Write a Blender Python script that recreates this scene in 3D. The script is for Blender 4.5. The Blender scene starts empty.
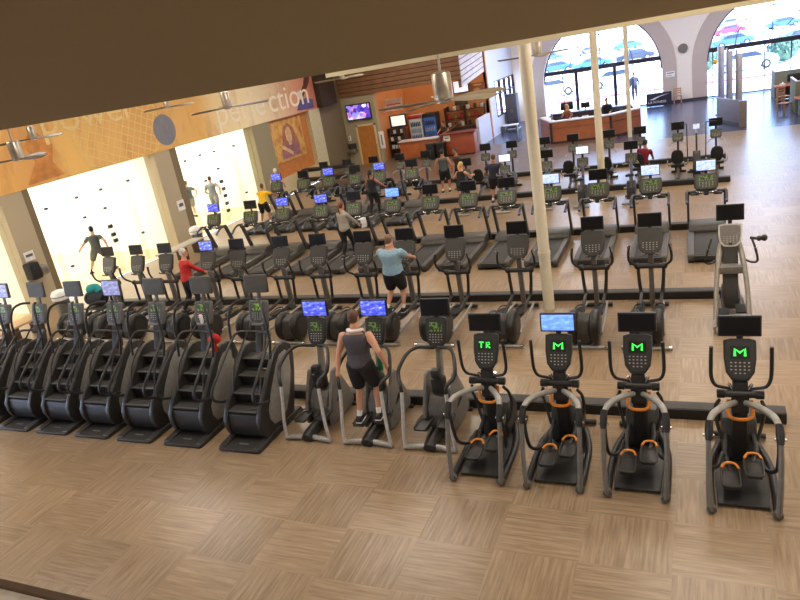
import bpy, bmesh, math, random
from mathutils import Vector, Matrix, Quaternion
random.seed(7)
PI = math.pi
scene = bpy.context.scene
COL = scene.collection
rad = math.radians

# ---------------------------------------------------------------- colour and materials
def lin(c):
    o = []
    for v in c:
        v = v / 255.0
        o.append(v / 12.92 if v <= .04045 else ((v + .055) / 1.055) ** 2.4)
    return o + [1.0]

MATS = {}
def mat(name, rgb, rough=.5, metal=0., var=.12, scale=14., emit=None, estr=0., bump=0., spec=.5):
    """procedural surface: base colour broken up by noise"""
    if name in MATS: return MATS[name]
    m = bpy.data.materials.new(name); m.use_nodes = True
    nt = m.node_tree; b = nt.nodes['Principled BSDF']
    b.inputs['Roughness'].default_value = rough
    b.inputs['Metallic'].default_value = metal
    b.inputs['Specular IOR Level'].default_value = spec
    tc = nt.nodes.new('ShaderNodeTexCoord'); nz = nt.nodes.new('ShaderNodeTexNoise')
    nz.inputs['Scale'].default_value = scale; nz.inputs['Detail'].default_value = 3
    nt.links.new(tc.outputs['Object'], nz.inputs['Vector'])
    rp = nt.nodes.new('ShaderNodeValToRGB')
    c = lin(rgb)
    rp.color_ramp.elements[0].position = .3; rp.color_ramp.elements[1].position = .7
    rp.color_ramp.elements[0].color = [v * (1 - var) for v in c[:3]] + [1]
    rp.color_ramp.elements[1].color = [min(1, v * (1 + var)) for v in c[:3]] + [1]
    nt.links.new(nz.outputs['Fac'], rp.inputs['Fac'])
    nt.links.new(rp.outputs['Color'], b.inputs['Base Color'])
    if emit:
        b.inputs['Emission Color'].default_value = lin(emit); b.inputs['Emission Strength'].default_value = estr
    if bump:
        bp = nt.nodes.new('ShaderNodeBump'); bp.inputs['Strength'].default_value = bump
        nt.links.new(nz.outputs['Fac'], bp.inputs['Height']); nt.links.new(bp.outputs['Normal'], b.inputs['Normal'])
    MATS[name] = m
    return m

def nodes_of(name):
    m = bpy.data.materials.new(name); m.use_nodes = True
    MATS[name] = m
    nt = m.node_tree
    return m, nt, nt.nodes['Principled BSDF']
def N(nt, t, **kw):
    n = nt.nodes.new(t)
    for k, v in kw.items():
        if k in n.inputs.keys() if hasattr(n.inputs, 'keys') else False: n.inputs[k].default_value = v
        else: setattr(n, k, v)
    return n
def math_node(nt, op, a, b=None):
    n = nt.nodes.new('ShaderNodeMath'); n.operation = op
    for i, v in enumerate((a, b)):
        if v is None: continue
        if isinstance(v, (int, float)): n.inputs[i].default_value = v
        else: nt.links.new(v, n.inputs[i])
    return n.outputs[0]
def ramp(nt, fac, stops, interp='LINEAR'):
    r = nt.nodes.new('ShaderNodeValToRGB'); cr = r.color_ramp; cr.interpolation = interp
    while len(cr.elements) > 1: cr.elements.remove(cr.elements[-1])
    cr.elements[0].position = stops[0][0]; cr.elements[0].color = lin(stops[0][1])
    for p, c in stops[1:]:
        e = cr.elements.new(p); e.color = lin(c)
    nt.links.new(fac, r.inputs['Fac'])
    return r.outputs['Color']
def mix(nt, fac, a, b, mode='MIX'):
    n = nt.nodes.new('ShaderNodeMix'); n.data_type = 'RGBA'; n.blend_type = mode
    for sock, v in ((n.inputs[0], fac), (n.inputs[6], a), (n.inputs[7], b)):
        if isinstance(v, (int, float)): sock.default_value = v
        elif isinstance(v, (list, tuple)): sock.default_value = v
        else: nt.links.new(v, sock)
    return n.outputs[2]

# ---------------------------------------------------------------- mesh builder
def catmull(pts, k=5):
    P = [Vector(p) for p in pts]
    if len(P) < 3: return P
    out = []
    for i in range(len(P) - 1):
        p0 = P[i - 1] if i else P[0] * 2 - P[1]
        p1, p2 = P[i], P[i + 1]
        p3 = P[i + 2] if i + 2 < len(P) else P[-1] * 2 - P[-2]
        for j in range(k):
            t = j / k
            out.append(.5 * ((2 * p1) + (-p0 + p2) * t + (2 * p0 - 5 * p1 + 4 * p2 - p3) * t * t + (-p0 + 3 * p1 - 3 * p2 + p3) * t ** 3))
    out.append(P[-1])
    return out

class MB:
    def __init__(s): s.v = []; s.f = []; s.M = Matrix.Identity(4)
    def at(s, loc=(0, 0, 0), rx=0, ry=0, rz=0):
        s.M = Matrix.Translation(Vector(loc)) @ Matrix.Rotation(rz, 4, 'Z') @ Matrix.Rotation(ry, 4, 'Y') @ Matrix.Rotation(rx, 4, 'X'); return s
    def add(s, vs, fs):
        n = len(s.v); s.v += [tuple(s.M @ Vector(p)) for p in vs]
        s.f += [tuple(i + n for i in f) for f in fs]; return s
    def box(s, x0, x1, y0, y1, z0, z1, ch=0.):
        """axis box; ch chamfers every edge"""
        if ch <= 0:
            vs = [(x0, y0, z0), (x1, y0, z0), (x1, y1, z0), (x0, y1, z0), (x0, y0, z1), (x1, y0, z1), (x1, y1, z1), (x0, y1, z1)]
            return s.add(vs, [(0, 3, 2, 1), (4, 5, 6, 7), (0, 1, 5, 4), (1, 2, 6, 5), (2, 3, 7, 6), (3, 0, 4, 7)])
        ch = min(ch, (x1 - x0) * .45, (y1 - y0) * .45, (z1 - z0) * .45)
        bm = bmesh.new(); bmesh.ops.create_cube(bm, size=1)
        for v in bm.verts: v.co = Vector(((x0 + x1) / 2 + v.co.x * (x1 - x0), (y0 + y1) / 2 + v.co.y * (y1 - y0), (z0 + z1) / 2 + v.co.z * (z1 - z0)))
        bmesh.ops.bevel(bm, geom=bm.edges[:], offset=ch, segments=2, affect='EDGES', profile=.6)
        bm.verts.index_update()
        s.add([tuple(v.co) for v in bm.verts], [tuple(v.index for v in f.verts) for f in bm.faces]); bm.free(); return s
    def prism(s, poly, a0, a1, axis='x', ch=0.):
        """extrude a 2D outline: axis x -> poly is (y,z); y -> (x,z); z -> (x,y)"""
        def P(u, v, a): return (a, u, v) if axis == 'x' else ((u, a, v) if axis == 'y' else (u, v, a))
        n = len(poly)
        bm = bmesh.new()
        A = [bm.verts.new(P(u, v, a0)) for u, v in poly]; B = [bm.verts.new(P(u, v, a1)) for u, v in poly]
        bm.faces.new(A); bm.faces.new(B[::-1])
        for i in range(n): bm.faces.new((A[i], B[i], B[(i + 1) % n], A[(i + 1) % n]))
        bmesh.ops.recalc_face_normals(bm, faces=bm.faces[:])
        if ch > 0:
            es = [e for e in bm.edges if len(e.link_faces) == 2 and e.calc_face_angle(0) > .6]
            bmesh.ops.bevel(bm, geom=es, offset=ch, segments=2, affect='EDGES', profile=.6, clamp_overlap=True)
        bm.verts.index_update()
        s.add([tuple(v.co) for v in bm.verts], [tuple(v.index for v in f.verts) for f in bm.faces]); bm.free(); return s
    def tube(s, pts, r, n=8, smooth=5, sx=1., caps=True):
        """round tube along a smoothed path; r is one radius or one per control point"""
        P = catmull(pts, smooth) if smooth > 1 else [Vector(p) for p in pts]
        if isinstance(r, (int, float)): R = [r] * len(P)
        else:
            R = []; k = (len(P) - 1) / (len(r) - 1)
            for i in range(len(P)):
                t = i / k; a = min(int(t), len(r) - 2); R.append(r[a] + (r[a + 1] - r[a]) * (t - a))
        T = []
        for i in range(len(P)):
            d = (P[min(i + 1, len(P) - 1)] - P[max(i - 1, 0)]); T.append(d.normalized() if d.length > 1e-9 else Vector((0, 0, 1)))
        u = T[0].orthogonal().normalized()
        if abs(T[0].x) < .9:
            u = (Vector((1, 0, 0)) - T[0] * T[0].x).normalized()
        vs = []; fs = []
        for i in range(len(P)):
            u = (u - T[i] * u.dot(T[i])); u = u.normalized() if u.length > 1e-6 else T[i].orthogonal().normalized()
            w = T[i].cross(u)
            for k in range(n):
                a = 2 * PI * k / n; vs.append(P[i] + (u * math.cos(a) * sx + w * math.sin(a)) * R[i])
        for i in range(len(P) - 1):
            for k in range(n):
                a = i * n + k; b = i * n + (k + 1) % n; fs.append((a, b, b + n, a + n))
        if caps: fs.append(tuple(range(n - 1, -1, -1))); fs.append(tuple(range((len(P) - 1) * n, len(P) * n)))
        return s.add(vs, fs)
    def rod(s, a, b, r, r2=None, n=10): return s.tube([a, b], [r, r if r2 is None else r2], n, 1)
    def lathe(s, prof, c=(0, 0, 0), axis='z', n=20):
        """revolve (radius, height) pairs"""
        vs = []; fs = []
        for r, h in prof:
            for k in range(n):
                a = 2 * PI * k / n; x, y = r * math.cos(a), r * math.sin(a)
                p = (x, y, h) if axis == 'z' else ((h, x, y) if axis == 'x' else (x, h, y))
                vs.append((c[0] + p[0], c[1] + p[1], c[2] + p[2]))
        m = len(prof)
        for i in range(m - 1):
            for k in range(n):
                a = i * n + k; b = i * n + (k + 1) % n; fs.append((a, b, b + n, a + n))
        fs.append(tuple(range(n - 1, -1, -1))); fs.append(tuple(range((m - 1) * n, m * n)))
        return s.add(vs, fs)
    def ball(s, c, rx, ry=None, rz=None, n=14, m=9):
        ry = rx if ry is None else ry; rz = rx if rz is None else rz
        vs = [(c[0], c[1], c[2] - rz)]; fs = []
        for i in range(1, m):
            t = -PI / 2 + PI * i / m
            for k in range(n):
                a = 2 * PI * k / n; vs.append((c[0] + rx * math.cos(t) * math.cos(a), c[1] + ry * math.cos(t) * math.sin(a), c[2] + rz * math.sin(t)))
        vs.append((c[0], c[1], c[2] + rz)); top = len(vs) - 1
        for k in range(n): fs.append((0, 1 + (k + 1) % n, 1 + k)); fs.append((top, 1 + (m - 2) * n + k, 1 + (m - 2) * n + (k + 1) % n))
        for i in range(m - 2):
            for k in range(n):
                a = 1 + i * n + k; b = 1 + i * n + (k + 1) % n; fs.append((a, b, b + n, a + n))
        return s.add(vs, fs)
    def quad(s, *p): return s.add(p, [tuple(range(len(p)))])
    def mesh(s, name, material, angle=38):
        me = bpy.data.meshes.new(name); me.from_pydata(s.v, [], s.f)
        bm = bmesh.new(); bm.from_mesh(me); bmesh.ops.recalc_face_normals(bm, faces=bm.faces[:]); bm.to_mesh(me); bm.free()
        me.polygons.foreach_set('use_smooth', [True] * len(me.polygons))
        me.set_sharp_from_angle(angle=rad(angle))
        if material: me.materials.append(material)
        me.update(); return me
    def build(s, name, material, parent=None, label=None, angle=38, kind=None):
        o = bpy.data.objects.new(name, s.mesh(name, material, angle)); COL.objects.link(o)
        if parent: o.parent = parent
        if label: o['label'] = label
        if kind: o['kind'] = kind
        return o

def thing(name, label, cat, loc=(0, 0, 0), rz=0., group=None):
    o = bpy.data.objects.new(name, None); COL.objects.link(o)
    o.empty_display_size = .1
    o.location = loc; o.rotation_euler = (0, 0, rz); o['label'] = label; o['category'] = cat
    if group: o['group'] = group
    return o
def tag(o, label, cat, group=None, kind=None):
    o['label'] = label; o['category'] = cat
    if group: o['group'] = group
    if kind: o['kind'] = kind
    return o
def struct(o): o['kind'] = 'structure'; return o
def dup(root, loc, rz=0., label=None):
    r = root.copy(); COL.objects.link(r); r.location = loc; r.rotation_euler = (0, 0, rz)
    if label: r['label'] = label
    for ch in root.children:
        c = ch.copy(); COL.objects.link(c); c.parent = r
        for g in ch.children:
            d = g.copy(); COL.objects.link(d); d.parent = c
    return r
def base(n): return n.split('.')[0]
def find(root, *names):
    out = []
    for c in list(root.children):
        if base(c.name) in names: out.append(c)
        for g in c.children:
            if base(g.name) in names: out.append(g)
    return out

# ---------------------------------------------------------------- camera (solved from the photograph's vanishing lines)
F_PX = 672.58; YAW, PITCH, ROLL, H = -0.44727856, 0.34470551, -0.17577448, 5.5
def cam_axes():
    ca, sa, cb, sb = math.cos(YAW), math.sin(YAW), math.cos(PITCH), math.sin(PITCH)
    Fw = Vector((sa * cb, ca * cb, -sb)); R = Vector((ca, -sa, 0)); U = R.cross(Fw)
    c, s = math.cos(ROLL), math.sin(ROLL)
    return c * R + s * U, -s * R + c * U, Fw
cd = bpy.data.cameras.new('camera'); cam = bpy.data.objects.new('camera', cd); COL.objects.link(cam)
R_, U_, F_ = cam_axes()
cam.matrix_world = Matrix(((R_.x, U_.x, -F_.x, 0), (R_.y, U_.y, -F_.y, 0), (R_.z, U_.z, -F_.z, H), (0, 0, 0, 1)))
cd.sensor_width = 36; cd.lens = F_PX / 800 * 36; cd.clip_start = .05; cd.clip_end = 400
scene.camera = cam
# ---------------------------------------------------------------- material library
BLACK = mat('black_plastic', (40, 39, 38), .42, var=.1)
DARK = mat('charcoal_plastic', (58, 56, 53), .45)
GREYP = mat('warm_grey_plastic', (98, 95, 90), .45)
MIDG = mat('mid_grey_paint', (116, 112, 106), .4)
SILVER = mat('silver_paint', (165, 162, 156), .35, .35)
STEEL = mat('brushed_steel', (170, 164, 155), .28, .85)
CHROME = mat('chrome', (200, 198, 195), .15, .95)
RUBBER = mat('black_rubber', (28, 27, 26), .75, bump=.15, scale=60)
BELT = mat('treadmill_belt', (52, 50, 48), .6, bump=.2, scale=90)
TVB = mat('television_casing', (34, 33, 34), .35)
TVBR = mat('brown_grey_casing', (74, 69, 62), .42)
ORANGE = mat('orange_trim', (226, 138, 44), .42)
CLIMB = mat('climber_shell', (50, 48, 45), .42)
INSET = mat('climber_inset_grey', (146, 143, 136), .5)
WHITEB = mat('pale_silver_bezel', (200, 198, 192), .4)
CONS = mat('console_face', (72, 70, 64), .4)
BLUEISH = mat('blue_grey_paint', (88, 98, 128), .4, .3)
TOWEL = mat('white_towel', (232, 230, 224), .9, bump=.3, scale=80)
REDCLOTH = mat('red_cloth', (190, 42, 36), .85)
TEAL = mat('teal_cloth', (40, 148, 150), .8)
BOTTLEG = mat('green_bottle', (24, 120, 74), .3)
WOODT = mat('bench_wood', (196, 164, 122), .5, scale=6)
WOODD = mat('dark_wood', (84, 56, 42), .5, scale=6)
RACEWAY = mat('raceway_black', (30, 28, 27), .5)
RACETOP = mat('raceway_cover', (56, 52, 48), .55)

def screen_mat(name, base_rgb, blobs, estr):
    m, nt, b = nodes_of(name)
    tc = N(nt, 'ShaderNodeTexCoord'); nz = N(nt, 'ShaderNodeTexNoise'); nz.inputs['Scale'].default_value = 11; nz.inputs['Detail'].default_value = 3
    mp = N(nt, 'ShaderNodeMapping'); mp.inputs['Scale'].default_value = (1, 1, 2.2); nt.links.new(tc.outputs['Object'], mp.inputs[0]); nt.links.new(mp.outputs[0], nz.inputs['Vector'])
    fac = math_node(nt, 'SUBTRACT', 1.5, math_node(nt, 'MULTIPLY', nz.outputs['Fac'], 2)); nt.nodes[-1].use_clamp = True
    col = ramp(nt, fac, blobs)
    nt.links.new(col, b.inputs['Base Color']); nt.links.new(col, b.inputs['Emission Color'])
    b.inputs['Emission Strength'].default_value = estr; b.inputs['Roughness'].default_value = .25
    return m
S_OFF = mat('screen_off', (20, 19, 20), .4, var=.05, spec=.25)
S_BROWN = mat('screen_off_brown', (78, 73, 62), .5, var=.08, spec=.25)
S_BLUE = screen_mat('screen_blue', None, [(.0, (210, 220, 255)), (.3, (110, 125, 235)), (.55, (70, 82, 212)), (1, (48, 50, 160))], 1.0)
S_LIGHT = screen_mat('screen_light_blue', None, [(0, (150, 190, 255)), (.5, (110, 160, 250)), (1, (90, 130, 240))], 1.0)
S_WHITE = screen_mat('screen_white', None, [(0, (90, 110, 190)), (.3, (215, 228, 255)), (.6, (170, 195, 250)), (1, (120, 140, 230))], .95)
S_NEWS = screen_mat('screen_news', None, [(0, (40, 60, 120)), (.25, (235, 240, 245)), (.6, (215, 225, 240)), (1, (60, 70, 110))], .9)
S_PURP = screen_mat('screen_violet', None, [(0, (170, 165, 220)), (.5, (120, 118, 170)), (1, (90, 88, 130))], .5)
GREEN_E = mat('green_led', (60, 220, 80), .4, emit=(70, 240, 90), estr=1.1)
def led_mat(name, a, bcol, estr, sc):
    m, nt, b = nodes_of(name)
    tc = N(nt, 'ShaderNodeTexCoord'); nz = N(nt, 'ShaderNodeTexVoronoi'); nz.feature = 'F1'; nz.inputs['Scale'].default_value = sc
    nt.links.new(tc.outputs['Object'], nz.inputs['Vector'])
    sp = nt.nodes.new('ShaderNodeSeparateColor'); nt.links.new(nz.outputs['Color'], sp.inputs[0])
    col = ramp(nt, sp.outputs[0], [(0, a), (.45, a), (.55, bcol), (1, bcol)])
    nt.links.new(col, b.inputs['Base Color']); nt.links.new(col, b.inputs['Emission Color'])
    b.inputs['Emission Strength'].default_value = estr; b.inputs['Roughness'].default_value = .35
    return m
LED = led_mat('led_display_green', (42, 46, 32), (100, 128, 62), .36, 38)
LED_DIM = led_mat('led_display_dim', (44, 48, 36), (84, 96, 58), .25, 42)
LED_CL = led_mat('led_display_climber', (52, 66, 34), (120, 150, 66), .4, 30)
LED_BG = mat('led_window', (18, 24, 18), .3)
# ---------------------------------------------------------------- setting: floor
def floor_material():
    m, nt, b = nodes_of('wood_look_floor_blocks')
    tc = N(nt, 'ShaderNodeTexCoord'); sp = N(nt, 'ShaderNodeSeparateXYZ'); nt.links.new(tc.outputs['Object'], sp.inputs[0])
    BX, BY = .957, .84
    u = math_node(nt, 'DIVIDE', math_node(nt, 'ADD', sp.outputs['X'], 5.09 + 40 * BX), BX)
    v = math_node(nt, 'DIVIDE', math_node(nt, 'SUBTRACT', sp.outputs['Y'], 5.1 - 40 * BY), BY)
    par = math_node(nt, 'MODULO', math_node(nt, 'ADD', math_node(nt, 'FLOOR', u), math_node(nt, 'FLOOR', v)), 2)
    cb = N(nt, 'ShaderNodeCombineXYZ'); nt.links.new(math_node(nt, 'FLOOR', u), cb.inputs[0]); nt.links.new(math_node(nt, 'FLOOR', v), cb.inputs[1])
    wn = N(nt, 'ShaderNodeTexWhiteNoise'); nt.links.new(cb.outputs[0], wn.inputs['Vector'])
    def grain(sx, sy):
        mp = N(nt, 'ShaderNodeMapping'); mp.inputs['Scale'].default_value = (sx, sy, 1)
        nt.links.new(tc.outputs['Object'], mp.inputs['Vector'])
        nz = N(nt, 'ShaderNodeTexNoise'); nz.inputs['Scale'].default_value = 1; nz.inputs['Detail'].default_value = 4; nz.inputs['Roughness'].default_value = .6
        nt.links.new(mp.outputs[0], nz.inputs['Vector']); return nz.outputs['Fac']
    ga, gb = grain(1.6, 26), grain(26, 1.6)
    g = mix(nt, par, ga, gb)
    # plank lines inside a block
    fu, fv = math_node(nt, 'FRACT', math_node(nt, 'MULTIPLY', u, 5)), math_node(nt, 'FRACT', math_node(nt, 'MULTIPLY', v, 5))
    col = ramp(nt, g, [(.3, (130, 108, 82)), (.5, (152, 128, 100)), (.72, (174, 150, 121))])
    tint = math_node(nt, 'ADD', math_node(nt, 'MULTIPLY', wn.outputs['Value'], .16), .90)
    tb = math_node(nt, 'ADD', tint, math_node(nt, 'MULTIPLY', par, -.05))
    sc = N(nt, 'ShaderNodeVectorMath', operation='SCALE'); nt.links.new(col, sc.inputs[0]); nt.links.new(tb, sc.inputs['Scale'])
    nt.links.new(sc.outputs[0], b.inputs['Base Color'])
    b.inputs['Roughness'].default_value = .29; b.inputs['Specular IOR Level'].default_value = .5
    return m
FLOORM = floor_material()
fl = MB().quad((-18.3, -4, 0), (9, -4, 0), (9, 33.2, 0), (-3.6, 33.2, 0), (-3.6, 28.6, 0), (-18.3, 28.6, 0)).build('floor', FLOORM)
struct(fl)
TILE = mat('dark_slate_floor_tile', (66, 68, 88), .24, var=.12, scale=1.3, spec=.6)
TILEB = mat('brown_floor_tile', (112, 92, 78), .34, var=.1, scale=1.5)
struct(MB().quad((-3.6, 33.2, 0), (9, 33.2, 0), (9, 46, 0), (-3.6, 46, 0)).quad((-11.2, 37, 0), (-3.6, 37, 0), (-3.6, 46, 0), (-11.2, 46, 0)).build('floor', TILE))
struct(MB().quad((-18.3, 28.6, 0), (-3.6, 28.6, 0), (-3.6, 37, 0), (-11.2, 37, 0), (-11.2, 39.5, 0), (-18.3, 39.5, 0)).build('floor', TILEB))
# mezzanine the camera stands on
LEDGE = mat('white_ledge', (222, 216, 204), .6)
struct(MB().box(-19, 9, -4, 1.1, 3.72, 4.0, .01).build('trim_1', LEDGE))
struct(MB().box(-19, 9, 1.1, 1.125, 3.72, 4.012).build('trim_2', mat('ledge_edge_brown', (92, 70, 50), .5)))

# ---------------------------------------------------------------- ceiling and beams
OLIVE = mat('olive_brown_paint', (124, 104, 74), .8, var=.03, scale=.6)
CREAM = mat('cream_paint', (206, 190, 150), .8, var=.04, scale=.8)
WALLW = mat('white_paint', (232, 226, 220), .75, var=.02, scale=.7)
CEIL = mat('ceiling_white', (214, 208, 196), .85, var=.02, scale=.5)
struct(MB().box(-30, 9.3, -4.2, 46.6, 7.2, 7.4).build('ceiling', CEIL))
struct(MB().box(-30, 9.1, 2.9, 3.5, 5.475, 7.2).build('trim_3', OLIVE))
struct(MB().box(-5.4, 9.1, 10, 10.6, 5.35, 7.2).build('trim_4', CREAM))
struct(MB().box(9, 9.3, -4.2, 46.5, 0, 7.2).build('wall_right', WALLW))
struct(MB().box(-30, 9.3, -4.4, -4.1, 0, 7.2).build('wall_front', WALLW))

# ---------------------------------------------------------------- left side: squash courts behind glass
XW = -18.3
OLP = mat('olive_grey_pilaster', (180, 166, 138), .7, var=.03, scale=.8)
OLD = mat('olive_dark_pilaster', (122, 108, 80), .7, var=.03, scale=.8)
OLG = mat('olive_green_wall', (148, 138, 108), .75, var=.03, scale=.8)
COURTW = mat('court_white', (244, 241, 234), .7, var=.015, scale=.6)
COURTF = mat('court_maple_floor', (222, 194, 150), .4, var=.06, scale=5)
struct(MB().box(XW - .6, XW, -4, 32.45, 3.62, 7.2).build('wall_left', mat('gold_bulkhead', (214, 168, 84), .8)))
struct(MB().box(XW - .5, XW + .0, 13.14, 13.92, 0, 3.62).build('trim_5', OLP))
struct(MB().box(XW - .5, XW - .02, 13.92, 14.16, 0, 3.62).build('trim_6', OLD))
struct(MB().box(XW - .5, XW + .0, 19.63, 20.5, 0, 3.62).build('trim_7', OLP))
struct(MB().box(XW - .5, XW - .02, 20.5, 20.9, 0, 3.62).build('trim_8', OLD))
struct(MB().box(XW - .49, XW + .0, 26.1, 27.5, 0, 3.62).build('trim_9', OLG))
struct(MB().box(XW - .49, XW + .0, 31.32, 32.45, 0, 3.62).build('trim_10', mat('cream_pilaster', (206, 196, 160), .7)))
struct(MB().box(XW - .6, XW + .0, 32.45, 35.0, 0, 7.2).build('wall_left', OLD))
courts = [(6.0, 13.14), (14.16, 19.63), (20.9, 26.1)]
for i, (a, b_) in enumerate(courts):
    struct(MB().quad((-29.5, a - .6, .004), (XW, a - .6, .004), (XW, b_ + .2, .004), (-29.5, b_ + .2, .004)).build('floor', COURTF))
    w = MB().box(-29.8, -29.5, a - .3, b_ + .3, 0, 4.6)
    w.box(-29.5, XW - .5, b_, b_ + .25, 0, 4.6)
    w.box(-29.5, XW - .5, a - .25, a, 0, 4.6)
    w.box(-29.8, XW - .6, a - .3, b_ + .3, 4.6, 4.8)
    struct(w.build('wall_court', COURTW))
# court glass: clear panes, fins and black patch fittings
def glass_mat(name, rgb, a):
    m = bpy.data.materials.new(name); m.use_nodes = True; nt = m.node_tree; nt.nodes.clear()
    out = N(nt, 'ShaderNodeOutputMaterial'); tr = N(nt, 'ShaderNodeBsdfTransparent'); gl = N(nt, 'ShaderNodeBsdfGlossy'); mx = N(nt, 'ShaderNodeMixShader')
    tr.inputs[0].default_value = lin(rgb); gl.inputs['Roughness'].default_value = .05
    mx.inputs[0].default_value = a
    nt.links.new(tr.outputs[0], mx.inputs[1]); nt.links.new(gl.outputs[0], mx.inputs[2]); nt.links.new(mx.outputs[0], out.inputs[0])
    MATS[name] = m; return m
GLASS = glass_mat('clear_court_glass', (250, 253, 251), .02)
FIN = glass_mat('green_edge_glass', (238, 244, 241), .03)
WGLASS = glass_mat('entrance_glass', (238, 246, 250), .03)
fins = [[9.5, 12.0], [14.72, 15.96, 17.02, 18.31], [21.5, 22.45, 23.4, 24.8]]
clips = [[(12.0, 2.9)], [(14.72, 2.87), (15.96, 2.92), (16.02, 2.23), (17.02, 2.93), (16.95, 2.3), (16.92, 1.66), (16.95, 1.36), (16.97, 1.14), (18.31, 2.94), (18.28, 1.03), (14.95, .9)],
         [(21.5, 3.0), (22.45, 3.05), (23.4, 3.02), (23.38, 2.3), (23.38, 1.75), (23.4, 1.43), (23.4, 1.13), (23.38, .8), (23.35, .49), (24.8, 3.0), (24.9, .9), (22.4, 2.0)]]
for i, (a, b_) in enumerate(courts):
    w = MB().box(XW - .25, XW - .235, a, b_, 0.0, 3.62).build('window_%d' % (i + 1), GLASS); struct(w)
    for y in fins[i]: MB().box(XW - .50, XW - .255, y - .008, y + .008, 0, 3.05).build('glass_fin', FIN, w)
    for y, z in clips[i]:
        big = .085 if z < 1.8 and y not in (18.28, 24.9, 14.95) else .05
        MB().box(XW - .28, XW - .2, y - big, y + big, z - big * .75, z + big * .75, .01).build('patch_fitting', BLACK, w)

# ---------------------------------------------------------------- mural over the courts
def mural_material():
    m, nt, b = nodes_of('printed_mural')
    tc = N(nt, 'ShaderNodeTexCoord'); sp = N(nt, 'ShaderNodeSeparateXYZ'); nt.links.new(tc.outputs['Object'], sp.inputs[0])
    u = math_node(nt, 'DIVIDE', math_node(nt, 'SUBTRACT', sp.outputs['Y'], 10), 22.5)
    col = ramp(nt, u, [(0, (246, 200, 110)), (.14, (240, 190, 104)), (.2, (226, 168, 96)), (.27, (246, 200, 112)), (.42, (222, 170, 92)), (.5, (232, 184, 104)),
                       (.56, (232, 180, 92)), (.62, (240, 216, 160)), (.74, (242, 226, 186)), (.82, (232, 204, 164)), (.9, (218, 160, 130)), (1, (190, 112, 96))])
    nz = N(nt, 'ShaderNodeTexNoise'); nz.inputs['Scale'].default_value = 1.1; nz.inputs['Detail'].default_value = 5; nz.inputs['Roughness'].default_value = .62
    mp = N(nt, 'ShaderNodeMapping'); mp.inputs['Scale'].default_value = (1, 1.2, .5); nt.links.new(tc.outputs['Object'], mp.inputs[0]); nt.links.new(mp.outputs[0], nz.inputs['Vector'])
    d = ramp(nt, nz.outputs['Fac'], [(.32, (190, 130, 80)), (.5, (255, 255, 255)), (.7, (255, 244, 214))])
    c2 = mix(nt, .38, col, d, 'MULTIPLY')
    nt.links.new(c2, b.inputs['Base Color']); b.inputs['Roughness'].default_value = .6
    return m
mur = MB().box(XW, XW + .02, 8.0, 32.4, 3.62, 7.15).build('wall_mural', mural_material())
tag(mur, 'long golden printed mural with ball, racket strings and lettering above the courts', 'mural')
STRING = mat('mural_string_pale', (244, 212, 142), .7)
# racket strings: two crossing families clipped to an ellipse, and the rim
mb = MB(); cy, cz, ry, rz = 18.3, 4.9, 2.0, 1.9
for fam in (0, 1):
    for k in range(-9, 10):
        o = k * .27; dy, dz = (.55, 1) if fam == 0 else (1, -.42)
        L = math.hypot(dy, dz); dy /= L; dz /= L; ny, nz_ = -dz, dy
        ts = [t / 60 for t in range(-240, 241) if ((o * ny + dy * t / 60) / ry) ** 2 + ((o * nz_ + dz * t / 60) / rz) ** 2 < 1 and 3.66 < cz + o * nz_ + dz * t / 60 < 7.1]
        if len(ts) > 4:
            t0, t1 = ts[0], ts[-1]; hw = .014
            p = lambda t, s: (XW + .026, cy + o * ny + dy * t + ny * hw * s, cz + o * nz_ + dz * t + nz_ * hw * s)
            mb.quad(p(t0, -1), p(t1, -1), p(t1, 1), p(t0, 1))
mb.build('racket_strings', STRING, mur)
mb = MB(); pts = []
for k in range(41):
    a = 2 * PI * k / 40; pts.append((cy + ry * math.cos(a), max(3.66, cz + rz * math.sin(a))))
for k in range(40):
    (a0, b0), (a1, b1) = pts[k], pts[k + 1]
    f = 1.035
    q = lambda u, v, s: (XW + .03, cy + (u - cy) * s, max(3.64, cz + (v - cz) * s))
    mb.quad(q(a0, b0, 1), q(a1, b1, 1), q(a1, b1, f), q(a0, b0, f))
mb.build('racket_rim', mat('mural_rim', (236, 198, 118), .7), mur)
mb = MB(); mb.ball((XW + .03, 20.55, 4.34), .012, .6, .57, 28, 14); mb.build('ball', mat('mural_ball_grey', (128, 128, 136), .7, scale=3), mur, 'grey ball')
def disc_poly(mb, x, pts): mb.add([(x, p[0], p[1]) for p in pts], [tuple(range(len(pts)))])
mb = MB(); disc_poly(mb, XW + .03, [(30.2, 3.75), (31.2, 3.68), (31.9, 3.7), (32.0, 4.1), (31.3, 4.25), (30.6, 4.2)]); mb.build('shorts_figure', mat('mural_blue', (92, 84, 138), .7), mur)
mb = MB(); disc_poly(mb, XW + .031, [(30.5, 4.3), (30.9, 4.2), (31.9, 4.95), (32.2, 5.5), (31.7, 5.6), (31.3, 4.9)]); mb.build('arm_figure', mat('mural_arm', (96, 52, 46), .7), mur)
mb = MB(); mb.ball((XW + .03, 30.75, 4.45), .01, .26, .2); mb.build('glove_figure', mat('mural_glove', (228, 216, 208), .7), mur)
mb = MB(); disc_poly(mb, XW + .03, [(14.2, 3.7), (15.6, 3.75), (15.3, 4.2), (15.5, 4.7), (14.9, 5.3), (14.5, 4.8), (14.7, 4.3)]); mb.build('player_figure', mat('mural_player', (206, 138, 70), .7, var=.25, scale=3), mur)
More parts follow.
